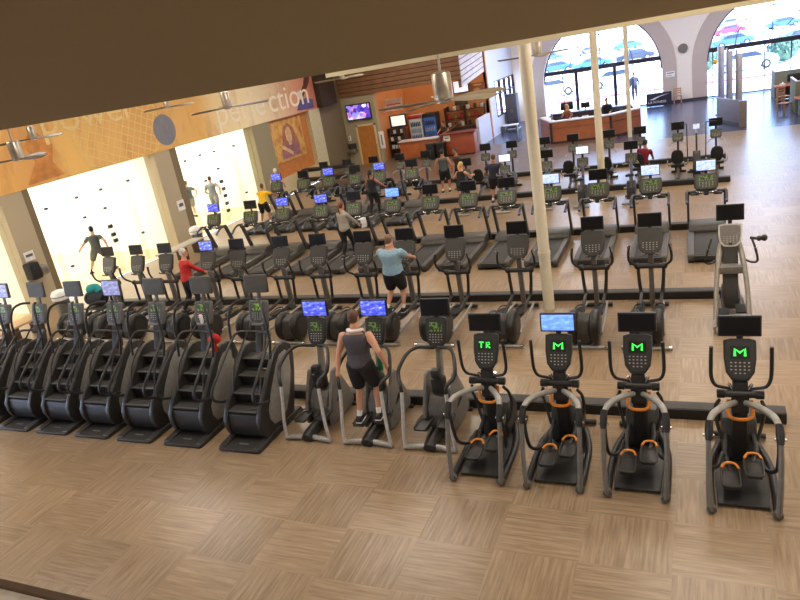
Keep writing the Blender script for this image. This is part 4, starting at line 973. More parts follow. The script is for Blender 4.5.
def person(label, loc, rz, Ht, feet, hands, pelvis=None, lean=.08, side=0., twist=0., head=(0., 0.), skin=SKIN, hair=HAIRB, hairstyle='short', top=('tee', C_TANK), bottom=('shorts', C_BLK),
           shoe=SHOE, voxel=.013, female=False, grip=(.9, .9), knee_out=.12, elbow=None, toe=(0, 0), group=None, build=1., towel=False, socks=True, cat='person'):
    """feet / hands: WORLD ankle and wrist targets (left, right); loc: world root under the pelvis; rz: 0 faces +Y"""
    root = thing('person', label, cat, loc, rz, group)
    inv = (Matrix.Translation(Vector(loc)) @ Matrix.Rotation(rz, 4, 'Z')).inverted()
    L = lambda p: inv @ Vector(p)
    S = Ht; pel = L(pelvis) if pelvis else Vector((0, 0, .525 * S))
    sp = Vector((math.sin(side), math.sin(lean), 0)); sp.z = math.sqrt(max(.05, 1 - sp.x ** 2 - sp.y ** 2))
    rt0 = Vector((1, 0, 0)); rt1 = Vector((math.cos(twist), math.sin(twist), 0))
    rt1 = (rt1 - sp * rt1.dot(sp)).normalized(); fw = sp.cross(rt1).normalized()
    TL = .29 * S
    neck = pel + sp * TL
    f = .92 if female else 1.
    rings = [(-.16, .062, .052), (-.08, .086, .066), (0, .094, .070), (.15, .090, .064), (.35, .080 * (f if female else 1.02), .060), (.55, .090 * f, .066), (.75, .103 * f, .070), (.86, .104 * f, .062), (.94, .078 * f, .05), (1.0, .045, .042), (1.08, .034, .036), (1.2, .033, .036)]
    def torso(mb, t0, t1, add, n=20, zmul=1.):
        vs, fs, rows = [], [], 0
        ts = [r for r in rings if t0 - 1e-6 <= r[0] <= t1 + 1e-6]
        for t, w, dp in ts:
            k = max(0, min(1, t)); r = (rt0 * (1 - k) + rt1 * k); r = (r - sp * r.dot(sp)).normalized(); fo = sp.cross(r)
            c = pel + sp * (TL * t)
            for q in range(n):
                a = 2 * PI * q / n; x = math.cos(a); y = math.sin(a)
                vs.append(c + r * (w * S * build + add) * math.copysign(abs(x) ** .85, x) + fo * (dp * S * build + add) * math.copysign(abs(y) ** .85, y))
            rows += 1
        for i in range(rows - 1):
            for q in range(n):
                a = i * n + q; b = i * n + (q + 1) % n; fs.append((a, b, b + n, a + n))
        fs.append(tuple(range(n - 1, -1, -1))); fs.append(tuple(range((rows - 1) * n, rows * n)))
        mb.add(vs, fs)
    sw = (.098 if female else .112) * S * (1 + (build - 1) * .6)
    hips, knees, ankles, shs, els, wrs = [], [], [], [], [], []
    for i, s in enumerate((-1, 1)):
        hp = pel + rt0 * (s * .052 * S) - sp * (.02 * S); an = L(feet[i])
        kp = Vector((s * knee_out, 1, .1)); kn, an = ik(hp, an, .245 * S, .235 * S, kp)
        hips.append(hp); knees.append(kn); ankles.append(an)
        sh = neck + rt1 * (s * sw) - sp * (.045 * S); shs.append(sh)
        ep = Vector(elbow[i]) if elbow else Vector((s * .7, -.6, -.7))
        el, wr = ik(sh, L(hands[i]), .165 * S, .145 * S, ep); els.append(el); wrs.append(wr)
    B = build
    UA = [(0, .034 * S * B), (.35, .031 * S * B), (1, .024 * S)]; FA = [(0, .025 * S), (.25, .0265 * S), (1, .0165 * S)]
    TH = [(0, .054 * S * B), (.4, .048 * S * B), (1, .033 * S)]; SH = [(0, .033 * S), (.28, .035 * S), (.7, .024 * S), (1, .021 * S)]
    mb = MB(); torso(mb, -.16, 1.2, 0)
    # head
    hu = (sp * .35 + Vector((0, 0, 1))).normalized(); yaw, pit = head
    hf = Vector((math.sin(-yaw), math.cos(yaw), 0)); hf = (hf * math.cos(pit) - Vector((0, 0, 1)) * math.sin(pit)).normalized()
    hr = hf.cross(hu).normalized(); hu = hr.cross(hf).normalized()
    hc = neck + sp * (.045 * S) + hu * (.068 * S) + hf * (.012 * S)
    HM = Matrix(((hr.x, hf.x, hu.x, hc.x), (hr.y, hf.y, hu.y, hc.y), (hr.z, hf.z, hu.z, hc.z), (0, 0, 0, 1)))
    k = .072 * S / .12
    mb.M = HM
    mb.ball((0, -.008 * k, .022 * k), .074 * k, .092 * k, .088 * k, 16, 10); mb.ball((0, .022 * k, -.05 * k), .055 * k, .066 * k, .064 * k, 14, 9)
    mb.ball((0, .092 * k, -.018 * k), .014 * k, .018 * k, .022 * k, 10, 7)
    mb.ball((0, .075 * k, -.088 * k), .024 * k, .018 * k, .016 * k, 10, 7)
    for s in (-1, 1): mb.ball((s * .076 * k, -.008 * k, -.01 * k), .01 * k, .02 * k, .03 * k, 8, 6)
    mb.M = Matrix.Identity(4)
    loft(mb, [neck - sp * .02 * S, neck + sp * .04 * S, hc - hu * .03 * S], [.036 * S, .034 * S, .034 * S], 12)
    fr = max(.0085, voxel * .75)
    for i, s in enumerate((-1, 1)):
        limb(mb, shs[i], els[i], UA); limb(mb, els[i], wrs[i], FA)
        limb(mb, hips[i], knees[i], TH); limb(mb, knees[i], ankles[i], SH)
        # hand: palm, four curled fingers of unequal length, thumb from the side
        d = (wrs[i] - els[i]).normalized(); across = d.cross(Vector((0, 0, 1)))
        across = across.normalized() if across.length > .2 else rt1.copy()
        across = across * (1 if across.dot(rt1) > 0 else -1); inner = across * -s
        palmn = d.cross(across).normalized(); palmn = palmn * (-1 if palmn.z > 0 else 1)
        pc = wrs[i] + d * (.028 * S)
        loft(mb, [wrs[i] - d * .01 * S, wrs[i] + d * .014 * S, wrs[i] + d * .036 * S, wrs[i] + d * .052 * S], [.0155 * S, .019 * S, .021 * S, .018 * S], 10)
        for q, (o, l) in enumerate(((1.15, .040), (.4, .046), (-.4, .043), (-1.15, .034))):
            b0 = wrs[i] + d * (.046 * S) + inner * (o * .0115 * S)
            g = grip[i]; pts = [b0]; dr = d.copy(); seg = l * S / 3
            for j in range(3):
                ang = g * (.55 if j == 0 else .8)
                ax = d.cross(palmn).normalized(); dr = Quaternion(ax, ang) @ dr; pts.append(pts[-1] + dr * seg)
            loft(mb, pts, [fr, fr, fr * .95, fr * .8], 8)
        tb = wrs[i] + d * (.018 * S) + inner * (.014 * S); td = (d * .6 + inner * .7 + palmn * .35).normalized()
        loft(mb, [tb, tb + td * .02 * S, tb + td * .022 * S + (d * .8 + palmn * .5).normalized() * .018 * S], [fr * 1.15, fr * 1.05, fr * .85], 8)
        # bare foot volume inside the shoe
        tdir = Vector((math.sin(toe[i]), math.cos(toe[i]), 0))
        loft(mb, [ankles[i], ankles[i] - Vector((0, 0, .025 * S)), ankles[i] - Vector((0, 0, .032 * S)) + tdir * .05 * S], [.021 * S, .022 * S, .018 * S], 10)
    body = remeshed(mb, 'body', skin, voxel, root)
    # shoes
    for i, s in enumerate((-1, 1)):
        tdir = Vector((math.sin(toe[i]), math.cos(toe[i]), 0)); q = math.atan2(-tdir.x, tdir.y); a = ankles[i]; hgt = .05 * S
        M_ = Matrix.Translation(a - Vector((0, 0, hgt))) @ Matrix.Rotation(q, 4, 'Z')
        m2 = MB(); m2.M = M_; u = S / 1.75
        m2.prism([(-.075 * u, .012), (-.08 * u, .06 * u), (-.05 * u, .098 * u), (.02 * u, .10 * u), (.07 * u, .072 * u), (.15 * u, .056 * u), (.185 * u, .035 * u), (.185 * u, .012)], -.043 * u, .043 * u, 'x', .016 * u)
        so = m2.build('shoe', shoe, root)
        m3 = MB(); m3.M = M_; m3.prism([(-.045 * u, -.08 * u), (.045 * u, -.08 * u), (.05 * u, .06 * u), (.047 * u, .15 * u), (.02 * u, .192 * u), (-.02 * u, .192 * u), (-.047 * u, .15 * u), (-.05 * u, .06 * u)], -.004, .018, 'z', .005); m3.build('sole', SOLE, so)
        if socks and bottom[0] == 'shorts':
            m4 = MB(); d = (knees[i] - a).normalized(); loft(m4, [a + d * .005, a + d * .09 * u], [.0225 * S, .026 * S], 12); m4.build('sock', SOCK, root)
    # top
    kind, mt = top; m2 = MB(); ad = .012
    if kind == 'tank':
        torso(m2, -.08, .94, ad)
        for s in (-1, 1): loft(m2, [neck + rt1 * (s * .055 * S) - sp * (.06 * S) + fw * .03 * S, neck + rt1 * (s * .058 * S) - sp * (.015 * S), neck + rt1 * (s * .06 * S) - sp * (.07 * S) - fw * .03 * S], [.028 * S, .026 * S, .028 * S], 10)
    else:
        torso(m2, -.16 if kind in ('sweater',) else -.08, 1.0 if kind != 'sweater' else 1.08, ad + (.008 if kind in ('sweater', 'jacket') else .002))
        t1 = {'tee': .62, 'sweater': 1., 'jacket': 1.}[kind]
        for i in (0, 1):
            limb(m2, shs[i], els[i], UA, add=.012, t1=t1)
            if t1 == 1.: limb(m2, els[i], wrs[i], FA, add=.012, t1=.93)
    remeshed(m2, {'tank': 'tank_top', 'tee': 'shirt', 'sweater': 'sweater', 'jacket': 'jacket'}[kind], mt, max(voxel, .012), root)
    kind, mt = bottom; m2 = MB(); torso(m2, -.16, .15, .010)
    for i in (0, 1):
        if kind == 'shorts': limb(m2, hips[i], knees[i], TH, add=.032, t1=.88)
        else:
            limb(m2, hips[i], knees[i], TH, add=.008 if kind == 'leggings' else .016); limb(m2, knees[i], ankles[i], SH, add=.007 if kind == 'leggings' else .014, t1=.97)
    remeshed(m2, {'shorts': 'shorts', 'leggings': 'leggings', 'trousers': 'trousers'}[kind], mt, max(voxel, .012), root)
    # hair
    m2 = MB(); m2.M = HM
    m2.ball((0, -.02 * k, .036 * k), .079 * k, .092 * k, .086 * k, 16, 10); m2.ball((0, -.04 * k, -.005 * k), .072 * k, .068 * k, .07 * k, 14, 9)
    if hairstyle in ('ponytail', 'long'): m2.tube([(0, -.10 * k, .03 * k), (0, -.15 * k, .0), (0, -.155 * k, -.12 * k), (.01, -.13 * k, -.22 * k)], [.024 * k, .034 * k, .03 * k, .012 * k], 8, 4)
    if hairstyle == 'long': m2.tube([(0, -.06 * k, .02), (0, -.085 * k, -.1 * k), (0, -.08 * k, -.19 * k)], [.07 * k, .066 * k, .05 * k], 10, 4)
    remeshed(m2, 'hair', hair, max(.01, voxel * .8), root)
    for s in (-1, 1):
        m2 = MB(); m2.M = HM; m2.ball((s * .03 * k, .079 * k, .0), .011 * k, .007 * k, .006 * k, 8, 6); m2.build('eye', EYE, root)
    m2 = MB(); m2.M = HM; m2.ball((0, .084 * k, -.058 * k), .022 * k, .006 * k, .006 * k, 8, 6); m2.build('mouth', LIP, root)
    if towel:
        m2 = MB()
        pts = [neck + rt1 * (math.sin(a) * .062 * S) + fw * (-math.cos(a) * .052 * S) + sp * (.012 * S - .03 * S * max(0, -math.cos(a))) for a in [t * .35 for t in range(-7, 8)]]
        loft(m2, pts, [.017 * S] * len(pts), 8); remeshed(m2, 'neck_towel', TOWEL, .012, root)
    return root

def world_of(root, p): return Matrix.Translation(root.location) @ Matrix.Rotation(root.rotation_euler.z, 4, 'Z') @ Vector(p)
def W(o, x, y, z): return tuple(Vector(o.location) + Vector((x, y, z)))
fe = FE[1]
person('man in dark grey tank top and black shorts, white towel around neck, on an elliptical', (-4.74, 8.04, 0), .05, 1.79, [W(fe, -.175, .22, .39), W(fe, .145, .27, .43)], [(-5.09, 7.95, 1.10), (-4.30, 8.10, 1.24)],
       pelvis=(-4.73, 8.09, 1.255), lean=.10, hair=HAIRB, top=('tank', C_TANK), bottom=('shorts', C_BLK), voxel=.009, towel=True, head=(0, .1), toe=(.0, .0), build=1.12, knee_out=.0)
re = RE[8]
person('heavyset man in light blue shirt and black shorts riding a rear drive elliptical', (-5.93, 12.1, 0), -.1, 1.74, [W(re, -.13, .95, .49), W(re, .165, 1.12, .43)], [(-6.18, 12.72, 1.18), (-5.60, 12.85, 1.36)],
       pelvis=(-5.92, 12.25, 1.26), lean=.05, hair=HAIRG, top=('tee', C_LBLUE), bottom=('shorts', C_BLK), voxel=.010, build=1.36, head=(-.1, .05))
re = RE[3]
person('white haired person in red jacket riding a rear drive elliptical', (-11.5, 12.2, 0), -.45, 1.66, [W(re, -.165, .95, .49), W(re, .165, 1.12, .43)], [(-11.75, 12.75, 1.2), (-11.2, 12.75, 1.22)],
       pelvis=(-11.52, 12.28, 1.24), lean=.14, hair=HAIRW, top=('jacket', C_RED), bottom=('trousers', C_BLK), voxel=.012, female=True, head=(-.3, .05))
person('woman with brown ponytail in grey sweater and black leggings walking on a treadmill', (-9.45, 16.85, 0), -.25, 1.68, [(-9.58, 16.72, .27), (-9.36, 17.05, .26)], [(-9.66, 17.12, 1.0), (-9.16, 17.2, 1.08)],
       pelvis=(-9.45, 16.86, 1.06), lean=.05, hair=mat('hair_auburn', (122, 66, 40), .6, var=.2, scale=60), hairstyle='ponytail', top=('sweater', C_GREY), bottom=('leggings', C_BLK), voxel=.012, female=True)
person('dark haired woman in black tank top and black leggings on a fourth row treadmill', (-10.72, 21.8, 0), -.1, 1.68, [(-10.95, 21.65, .27), (-10.72, 21.95, .26)], [(-11.25, 22.25, 1.08), (-10.45, 22.28, 1.10)],
       pelvis=(-10.78, 21.82, 1.06), lean=.05, hair=HAIRD, hairstyle='ponytail', top=('tank', C_BLK), bottom=('leggings', C_BLK), voxel=.012, female=True, skin=SKIN2)
person('man in dark grey tank top standing with back turned near the juice bar', (-9.3, 25.5, 0), .1, 1.76, [(-9.45, 25.45, .09), (-9.18, 25.55, .09)], [(-9.62, 25.5, .86), (-8.98, 25.55, .86)], skin=SKIN2, hair=HAIRD, top=('tank', C_DGREY), bottom=('shorts', C_BLK), voxel=.014, build=1.1)
person('person in dark shirt standing just behind the man in grey tank top', (-8.85, 26.0, 0), PI * .75, 1.68, [(-8.75, 26.05, .09), (-8.95, 25.95, .09)], [(-8.65, 25.85, .9), (-9.0, 25.75, .95)], skin=SKIN2, hair=HAIRD, top=('tee', C_BROWN), bottom=('trousers', C_BLK), voxel=.015)
ub = UB[0]
person('blonde woman in black top seated on an upright bike, arm stretched out', (-7.5, 21.85, 0), -.35, 1.66, [W(ub, -.18, .56, .42), W(ub, .17, .74, .28)], [(-7.62, 22.25, 1.25), (-7.08, 22.25, 1.25)],
       pelvis=(-7.42, 21.80, 1.03), lean=.25, hair=HAIRY, hairstyle='ponytail', top=('tank', C_BLK), bottom=('leggings', C_BLK), voxel=.014, female=True)
person('man in dark navy shirt and shorts with back turned beside a fourth row bike', (-6.6, 23.15, 0), -.1, 1.74, [(-6.74, 23.1, .09), (-6.48, 23.2, .09)], [(-6.85, 23.35, .95), (-6.2, 22.95, 1.05)],
       pelvis=(-6.6, 23.15, .90), lean=.12, hair=HAIRB, top=('tee', C_NAVY), bottom=('shorts', C_BLK), voxel=.014, build=1.15, head=(0, .2), skin=SKIN2)
person('person in yellow shirt leaning forward on the leftmost fourth row treadmill', (-15.2, 21.6, 0), .2, 1.66, [(-15.6, 21.45, .27), (-15.3, 21.6, .26)], [(-15.85, 22.35, 1.12), (-15.1, 22.35, 1.12)], pelvis=(-15.42, 21.55, 1.03), lean=.42, skin=SKIN2, hair=HAIRB,
       top=('tee', C_YEL), bottom=('shorts', C_BLK), voxel=.014, head=(0, .2))
person('white haired person seated far left below the painting', (-17.3, 25.6, 0), 0., 1.72, [(-17.42, 25.55, .09), (-17.18, 25.65, .09)], [(-17.58, 25.75, .9), (-17.02, 25.75, .9)], hair=HAIRW, top=('tee', C_MGREY), bottom=('trousers', C_BLK), voxel=.016)['label'] = 'white haired person standing far left behind the leftmost blue screen, below the painting'
rb = RB[10]
person('person in dark red shirt sitting on a recumbent bike in the farthest row', (-1.72, 24.7, 0), -.2, 1.68, [W(rb, -.2, 1.05, .38), W(rb, .2, 1.36, .33)], [(-1.88, 25.12, .80), (-1.42, 25.05, .74)], pelvis=(-1.72, 24.62, .66), lean=.12, side=.12, hair=HAIRD,
       top=('tee', C_MAR), bottom=('trousers', C_BLK), voxel=.014, skin=SKIN2)
person('squash player in dark grey tee lunging in the nearest glass court', (-19.35, 16.6, 0), .5, 1.80, [(-19.95, 16.75, .09), (-19.25, 17.25, .10)], [(-19.95, 16.6, .98), (-19.0, 16.95, .92)], pelvis=(-19.45, 16.85, .88), lean=.16, hair=HAIRD, top=('tee', C_DGREY), bottom=('shorts', C_DGREY), voxel=.014,
       knee_out=.3)
person('squash player in grey tee and shorts standing in the second court', (-20.4, 24.9, 0), .5, 1.80, [(-20.55, 24.95, .09), (-20.2, 24.75, .09)], [(-20.75, 25.0, 1.0), (-20.1, 25.05, 1.0)], lean=.1, hair=HAIRD, top=('tee', C_MGREY), bottom=('shorts', C_MGREY), voxel=.015)
person('squash player in dark tee beside the pilaster in the second court', (-21.7, 24.8, 0), 1.2, 1.74, [(-21.8, 24.85, .09), (-21.55, 24.75, .09)], [(-22.0, 24.7, .95), (-21.5, 25.0, .95)], lean=.06, hair=HAIRB, top=('tee', C_DGREY), bottom=('shorts', C_MGREY), voxel=.015)
person('receptionist in rust patterned top behind the curved reception desk', (-6.2, 36.9, 0), 2.6, 1.70, [(-6.1, 36.9, .09), (-6.3, 36.9, .09)], [(-6.0, 36.4, 1.05), (-6.45, 36.45, 1.05)], hair=HAIRY, hairstyle='long', top=('jacket', C_PAT), bottom=('trousers', C_BLK), voxel=.016, female=True)
person('staff member in black behind the reception desk beside the second column', (-4.2, 36.9, 0), 2.9, 1.76, [(-4.1, 36.9, .09), (-4.3, 36.9, .09)], [(-4.0, 36.4, 1.08), (-4.45, 36.45, 1.05)], hair=HAIRD, top=('jacket', C_BLK), bottom=('trousers', C_BLK), voxel=.016)
person('person in brown shirt working behind the juice bar counter', (-13.0, 36.6, 0), 2.4, 1.72, [(-12.9, 36.6, .09), (-13.1, 36.6, .09)], [(-12.75, 36.2, 1.1), (-13.25, 36.1, 1.05)], hair=HAIRD, top=('tee', C_BROWN), bottom=('trousers', C_BLK), voxel=.016, skin=SKIN2)
person('person in dark jacket walking outside beyond the left arch', (-3.88, 50.5, 0), .4, 1.80, [(-4.0, 50.4, .05), (-3.75, 50.6, .05)], [(-4.15, 50.6, .85), (-3.6, 50.6, .85)], hair=HAIRD, top=('jacket', C_NAVY), bottom=('trousers', C_BLK), voxel=.018)
# ---------------------------------------------------------------- reception desk
DESKW = mat('desk_cherry', (164, 98, 66), .42, var=.14, scale=3); DESKT = mat('desk_top_pale', (214, 206, 206), .35); DESKD = mat('desk_dark', (52, 38, 40), .5)
dk = thing('reception_desk', 'curved cherry wood reception desk with pale counter edge in front of the left arch', 'desk', (0, 0, 0))
front = [(-7.75, 37.3), (-6.75, 34.95), (-3.85, 35.05), (-2.55, 36.3), (-2.75, 38.2)]
def band(pts, d, z0, z1):
    """strip of thickness d on the far side of a polyline"""
    P = [Vector((p[0], p[1], 0)) for p in pts]; c = Vector((-5.2, 38.5, 0)); ins = [p + (c - p).normalized() * d for p in P]
    mb = MB(); n = len(P)
    for i in range(n - 1):
        q = [P[i], P[i + 1], ins[i + 1], ins[i]]
        vs = [(v.x, v.y, z0) for v in q] + [(v.x, v.y, z1) for v in q]
        mb.add(vs, [(3, 2, 1, 0), (4, 5, 6, 7), (0, 1, 5, 4), (1, 2, 6, 5), (2, 3, 7, 6), (3, 0, 4, 7)])
    return mb
for i in range(len(front) - 1):
    pn = band(front[i:i + 2], .12, .1, 1.06).build('front_panel', DESKW, dk)
band(front, .10, 0, .1).build('plinth', DESKD, dk)
band([(p[0] * 1.0, p[1] - .06) for p in front], .42, 1.06, 1.12).build('counter_top', DESKT, dk)
band([(p[0], p[1]) for p in front], 1.0, .72, .76).build('work_top', DESKD, dk)
mb = MB()
for x, y in ((-6.75, 34.93), (-3.85, 35.03)): mb.box(x - .06, x + .06, y - .03, y + .03, .02, 1.05)
mb.v and None
for x, y in ((-6.75, 34.93), (-3.85, 35.03)): MB().box(x - .06, x + .06, y - .03, y + .03, .02, 1.05).build('corner_post', DESKD, dk)
bkd = thing('back_counter', 'dark back counter behind the reception desk', 'counter', (-5.0, 39.2, 0))
MB().box(-2.4, 2.0, -.3, .3, 0, .95, .02).build('carcass', DESKD, bkd); MB().box(-2.45, 2.05, -.35, .35, .95, 1.0, .01).build('counter_top', mat('counter_plum', (84, 58, 66), .4), bkd)
def monitor(label, x, y, z, rz, w=.5, group='desk monitors'):
    m = thing('monitor', label, 'monitor', (x, y, z), rz, group)
    MB().box(-w / 2, w / 2, -.02, .025, .12, .12 + w * .6, .01).build('display', TVB, m); MB().box(-.03, .03, .0, .03, .0, .2).build('stand', BLACK, m); MB().box(-.1, .1, -.07, .08, 0, .015, .005).build('foot', BLACK, m)
    return m
monitor('dark monitor at the left end of the reception counter', -6.5, 35.75, .76, PI - .2); monitor('dark monitor on the right part of the reception counter', -3.5, 36.4, .76, PI + .3)
monitor('monitor on the back counter with its face to the desk', -5.6, 39.2, 1.0, 0.1); monitor('wide monitor standing on the left of the back counter', -6.6, 39.2, 1.0, 0.2, .7)
PAPER = mat('white_paper', (236, 234, 232), .8)
for i, (x, y, l) in enumerate(((-5.6, 35.35, 'white paper sheets lying on the reception counter by the receptionist'), (-5.1, 35.4, 'white brochure stack on the middle of the reception counter'))):
    p = thing('paper_stack', l, 'papers', (x, y, 1.12), .3 * i); MB().box(-.15, .15, -.1, .1, 0, .02 + .02 * i, .004).build('sheets', PAPER, p); MB().box(-.12, .1, -.08, .07, .02 + .02 * i, .024 + .02 * i).build('top_sheet', mat('paper_blue_print', (160, 176, 214), .8), p)
for i, (x, y, l) in enumerate(((-7.25, 37.2, 'small bottle at the far left of the reception counter'), (-7.05, 36.4, 'second small bottle along the reception counter, left corner'), (-6.9, 35.6, 'third small bottle near the front corner of the reception counter'))):
    p = thing('pump_bottle', l, 'bottle', (x + .12, y, 1.12), 0, 'bottles on the reception counter'); MB().lathe([(.035, 0), (.04, .02), (.04, .13), (.015, .17), (.012, .2)], n=12).build('flask', mat('bottle_amber', (150, 110, 96), .3), p); MB().lathe([(.018, .2), (.018, .23)], n=10).box(-.01, .05, -.008, .008, .225, .24).build('pump', BLACK, p)

# black banner board by the entrance
bn = thing('sign_board', 'black banner board with silver swoosh lettering standing by the left arch', 'sign', (-2.1, 45.1, 0))
MB().box(-.72, .72, -.03, .03, .02, .80, .01).build('panel', mat('banner_navy_black', (34, 32, 52), .4), bn)
for x in (-.5, .5): MB().box(x - .03, x + .03, -.15, .15, 0, .03).build('foot', BLACK, bn)
SIL = mat('banner_silver', (206, 208, 216), .4)
mb = MB(); mb.add([(-.52, -.036, .42), (-.30, -.036, .40), (.05, -.036, .56), (.60, -.036, .70), (.2, -.036, .64), (-.15, -.036, .55)], [(0, 1, 2, 3, 4, 5)]); mb.build('emblem', SIL, bn)
text_mesh('LA FITNESS', .19, 'lettering', SIL, bn, loc=(-.62, -.036, .2), rot=(PI / 2, 0, 0), sx=1.1)
# clock, notice, chair by the entrance pillar
ck = thing('wall_clock', 'round wall clock on the cream pillar between the two arches', 'clock', (-.71, 45.93, 3.09))
MB().lathe([(.25, 0), (.27, .03), (.25, .06), (.21, .06), (.21, .03)], (0, -.06, 0), 'y', 28).build('rim', mat('clock_rim', (120, 112, 108), .4), ck)
MB().lathe([(.215, -.03), (.215, -.025)], (0, 0, 0), 'y', 28).build('dial', PAPER, ck)
MB().rod((0, -.045, 0), (.1, -.045, .06), .012).build('hour_hand', BLACK, ck); MB().rod((0, -.05, 0), (-.08, -.05, .14), .009).build('minute_hand', BLACK, ck)
sg = thing('notice', 'small white notice on the taupe arch band below the clock', 'sign', (-1.45, 45.92, 1.7)); MB().box(-.25, .25, -.015, 0, -.16, .16, .004).build('sheet', PAPER, sg); MB().box(-.2, .2, -.018, -.014, .04, .1).box(-.2, .1, -.018, -.014, -.08, -.05).build('print', GREYP, sg)
def make_chair(label, loc, rz, m, group=None):
    c = thing('wooden_chair', label, 'chair', loc, rz, group)
    MB().box(-.23, .23, -.22, .22, .42, .46, .015).build('seat', m, c)
    for x in (-.2, .2):
        MB().prism([(.17, 0), (.21, 0), (.24, .88), (.20, .88)], x - .02, x + .02, 'x').build('leg', m, c); MB().box(x - .02, x + .02, -.2, -.16, 0, .43).build('leg', m, c)
    for k in range(3): MB().box(-.19, .19, .21, .235, .56 + k * .12, .63 + k * .12, .006).build('back_slat', m, c)
    return c
CHW = mat('chair_tan_wood', (178, 132, 96), .5, scale=5)
make_chair('tan wooden chair against the cream pillar below the clock', (-1.05, 45.4, 0), .1, CHW)
# ---------------------------------------------------------------- half wall and tall metal panels by the right arch
hwm = mat('half_wall_grey', (122, 120, 136), .6)
struct(MB().at((1.42, 35.4, 0), rz=rad(112)).box(-1.2, 1.3, -.08, .08, 0, 1.1, .01).build('wall_half', hwm))
struct(MB().box(1.72, 2.02, 34.05, 34.3, 0, 1.12, .01).build('trim_18', mat('half_wall_end', (120, 112, 108), .6)))
struct(MB().at((1.42, 35.4, 0), rz=rad(112)).box(-1.2, 1.31, -.095, .095, 0, .12).build('baseboard_half', mat('dark_baseboard', (58, 52, 58), .5)))
for i, (x, y, l) in enumerate(((1.0, 38.6, 'tall silver metal panel behind the half wall, leftmost of three'), (1.35, 38.0, 'tall silver metal panel behind the half wall, middle of three'), (1.75, 37.6, 'tall silver metal panel behind the half wall, rightmost of three'))):
    t = thing('metal_panel', l, 'panel', (x, y, 0), .15, 'tall metal panels')
    MB().box(-.02, .05, -.1, .1, 0, 3.3 - .1 * i, .01).build('post', mat('panel_steel', (150, 152, 164), .3, .7), t); MB().box(.06, .28, -.02, .02, .4, 3.25 - .2 * i, .006).build('sheet', mat('panel_sheet', (206, 208, 222), .25, .4), t); MB().box(-.15, .3, -.15, .15, 0, .03).build('foot', DARK, t)
yb = thing('yellow_ornament', 'small yellow ornament hanging on the tall metal panels', 'ornament', (.86, 38.38, 2.6)); MB().ball((0, 0, 0), .11, .11, .13).build('globe', mat('ornament_yellow', (232, 196, 60), .4), yb); MB().rod((0, 0, .12), (.05, .1, .3), .008).build('hook', BLACK, yb)
# cubicles at the right edge
CUB = mat('cubicle_fabric', (118, 120, 104), .85, bump=.1, scale=60); CUBT = mat('cubicle_cap', (206, 206, 204), .5); CTOP = mat('cubicle_desk', (170, 98, 66), .4, scale=4)
for i, (x, y, l) in enumerate(((3.75, 41.6, 'grey green office cubicle with brown desk, the farther one'), (4.1, 36.2, 'grey green office cubicle with brown desk, the nearer one at the right edge'))):
    t = thing('cubicle', l, 'cubicle', (x, y, 0), 0, 'office cubicles')
    p = MB().box(0, 3.6, 0, .08, .02, 1.42, .01).build('partition', CUB, t); MB().box(0, 3.6, -.01, .09, 1.42, 1.46, .005).build('cap_rail', CUBT, p)
    p = MB().box(0, .08, .08, 2.0, .02, 1.42, .01).build('partition', CUB, t); MB().box(-.01, .09, .08, 2.0, 1.42, 1.46, .005).build('cap_rail', CUBT, p)
    MB().box(-.05, 1.8, -1.0, 0, .74, .78, .01).build('desk_top', CTOP, t); MB().box(.1, .16, -.9, -.1, 0, .74).build('desk_leg', DARK, t); MB().box(1.5, 1.56, -.9, -.1, 0, .74).build('desk_leg', DARK, t)
    MB().box(.5, 1.3, -.4, -.1, .1, .74, .01).build('pedestal', DESKD, t)
monitor('monitor on the farther cubicle desk', 4.6, 41.3, .78, .1, .62, 'cubicle monitors'); monitor('monitor on the nearer cubicle desk at the right edge', 4.9, 35.9, .78, .1, .62, 'cubicle monitors')
make_chair('wooden visitor chair in front of the farther cubicle', (3.95, 39.4, 0), .5, CHW, 'visitor chairs'); make_chair('wooden visitor chair nearer the camera beside the cubicles', (3.75, 36.9, 0), .8, CHW, 'visitor chairs')
for x, y, l in ((4.05, 41.0, 'white tissue box on the farther cubicle desk'), (4.35, 35.6, 'white tissue box on the nearer cubicle desk')):
    t = thing('tissue_box', l, 'box', (x, y, .78), .2); MB().box(-.11, .11, -.08, .08, 0, .1, .01).build('carton', PAPER, t); MB().prism([(-.03, .1), (.03, .1), (.05, .17), (-.02, .18)], -.01, .01, 'y').build('tissue', TOWEL, t)

# ---------------------------------------------------------------- back wall television and fittings
tv = thing('wall_television', 'large lit television tilted on the beige wall above the oak door', 'television', (-17.22, 34.95, 2.93))
MB().box(-.76, .76, -.1, -.02, -.44, .44, .015).build('casing', TVB, tv)
def tv_wall_mat():
    m, nt, b = nodes_of('television_picture'); tc = N(nt, 'ShaderNodeTexCoord'); nz = N(nt, 'ShaderNodeTexVoronoi'); nz.inputs['Scale'].default_value = 4.5; nt.links.new(tc.outputs['Object'], nz.inputs['Vector'])
    sp = nt.nodes.new('ShaderNodeSeparateColor'); nt.links.new(nz.outputs['Color'], sp.inputs[0])
    c = ramp(nt, sp.outputs[0], [(0, (50, 50, 160)), (.3, (90, 60, 190)), (.5, (226, 150, 200)), (.7, (120, 120, 230)), (1, (236, 226, 244))])
    nt.links.new(c, b.inputs['Base Color']); nt.links.new(c, b.inputs['Emission Color']); b.inputs['Emission Strength'].default_value = 1.0; return m
MB().box(-.70, .70, -.106, -.1, -.37, .38).build('picture', tv_wall_mat(), tv); MB().box(-.2, .2, -.02, .0, -.15, .15).build('wall_bracket', BLACK, tv)
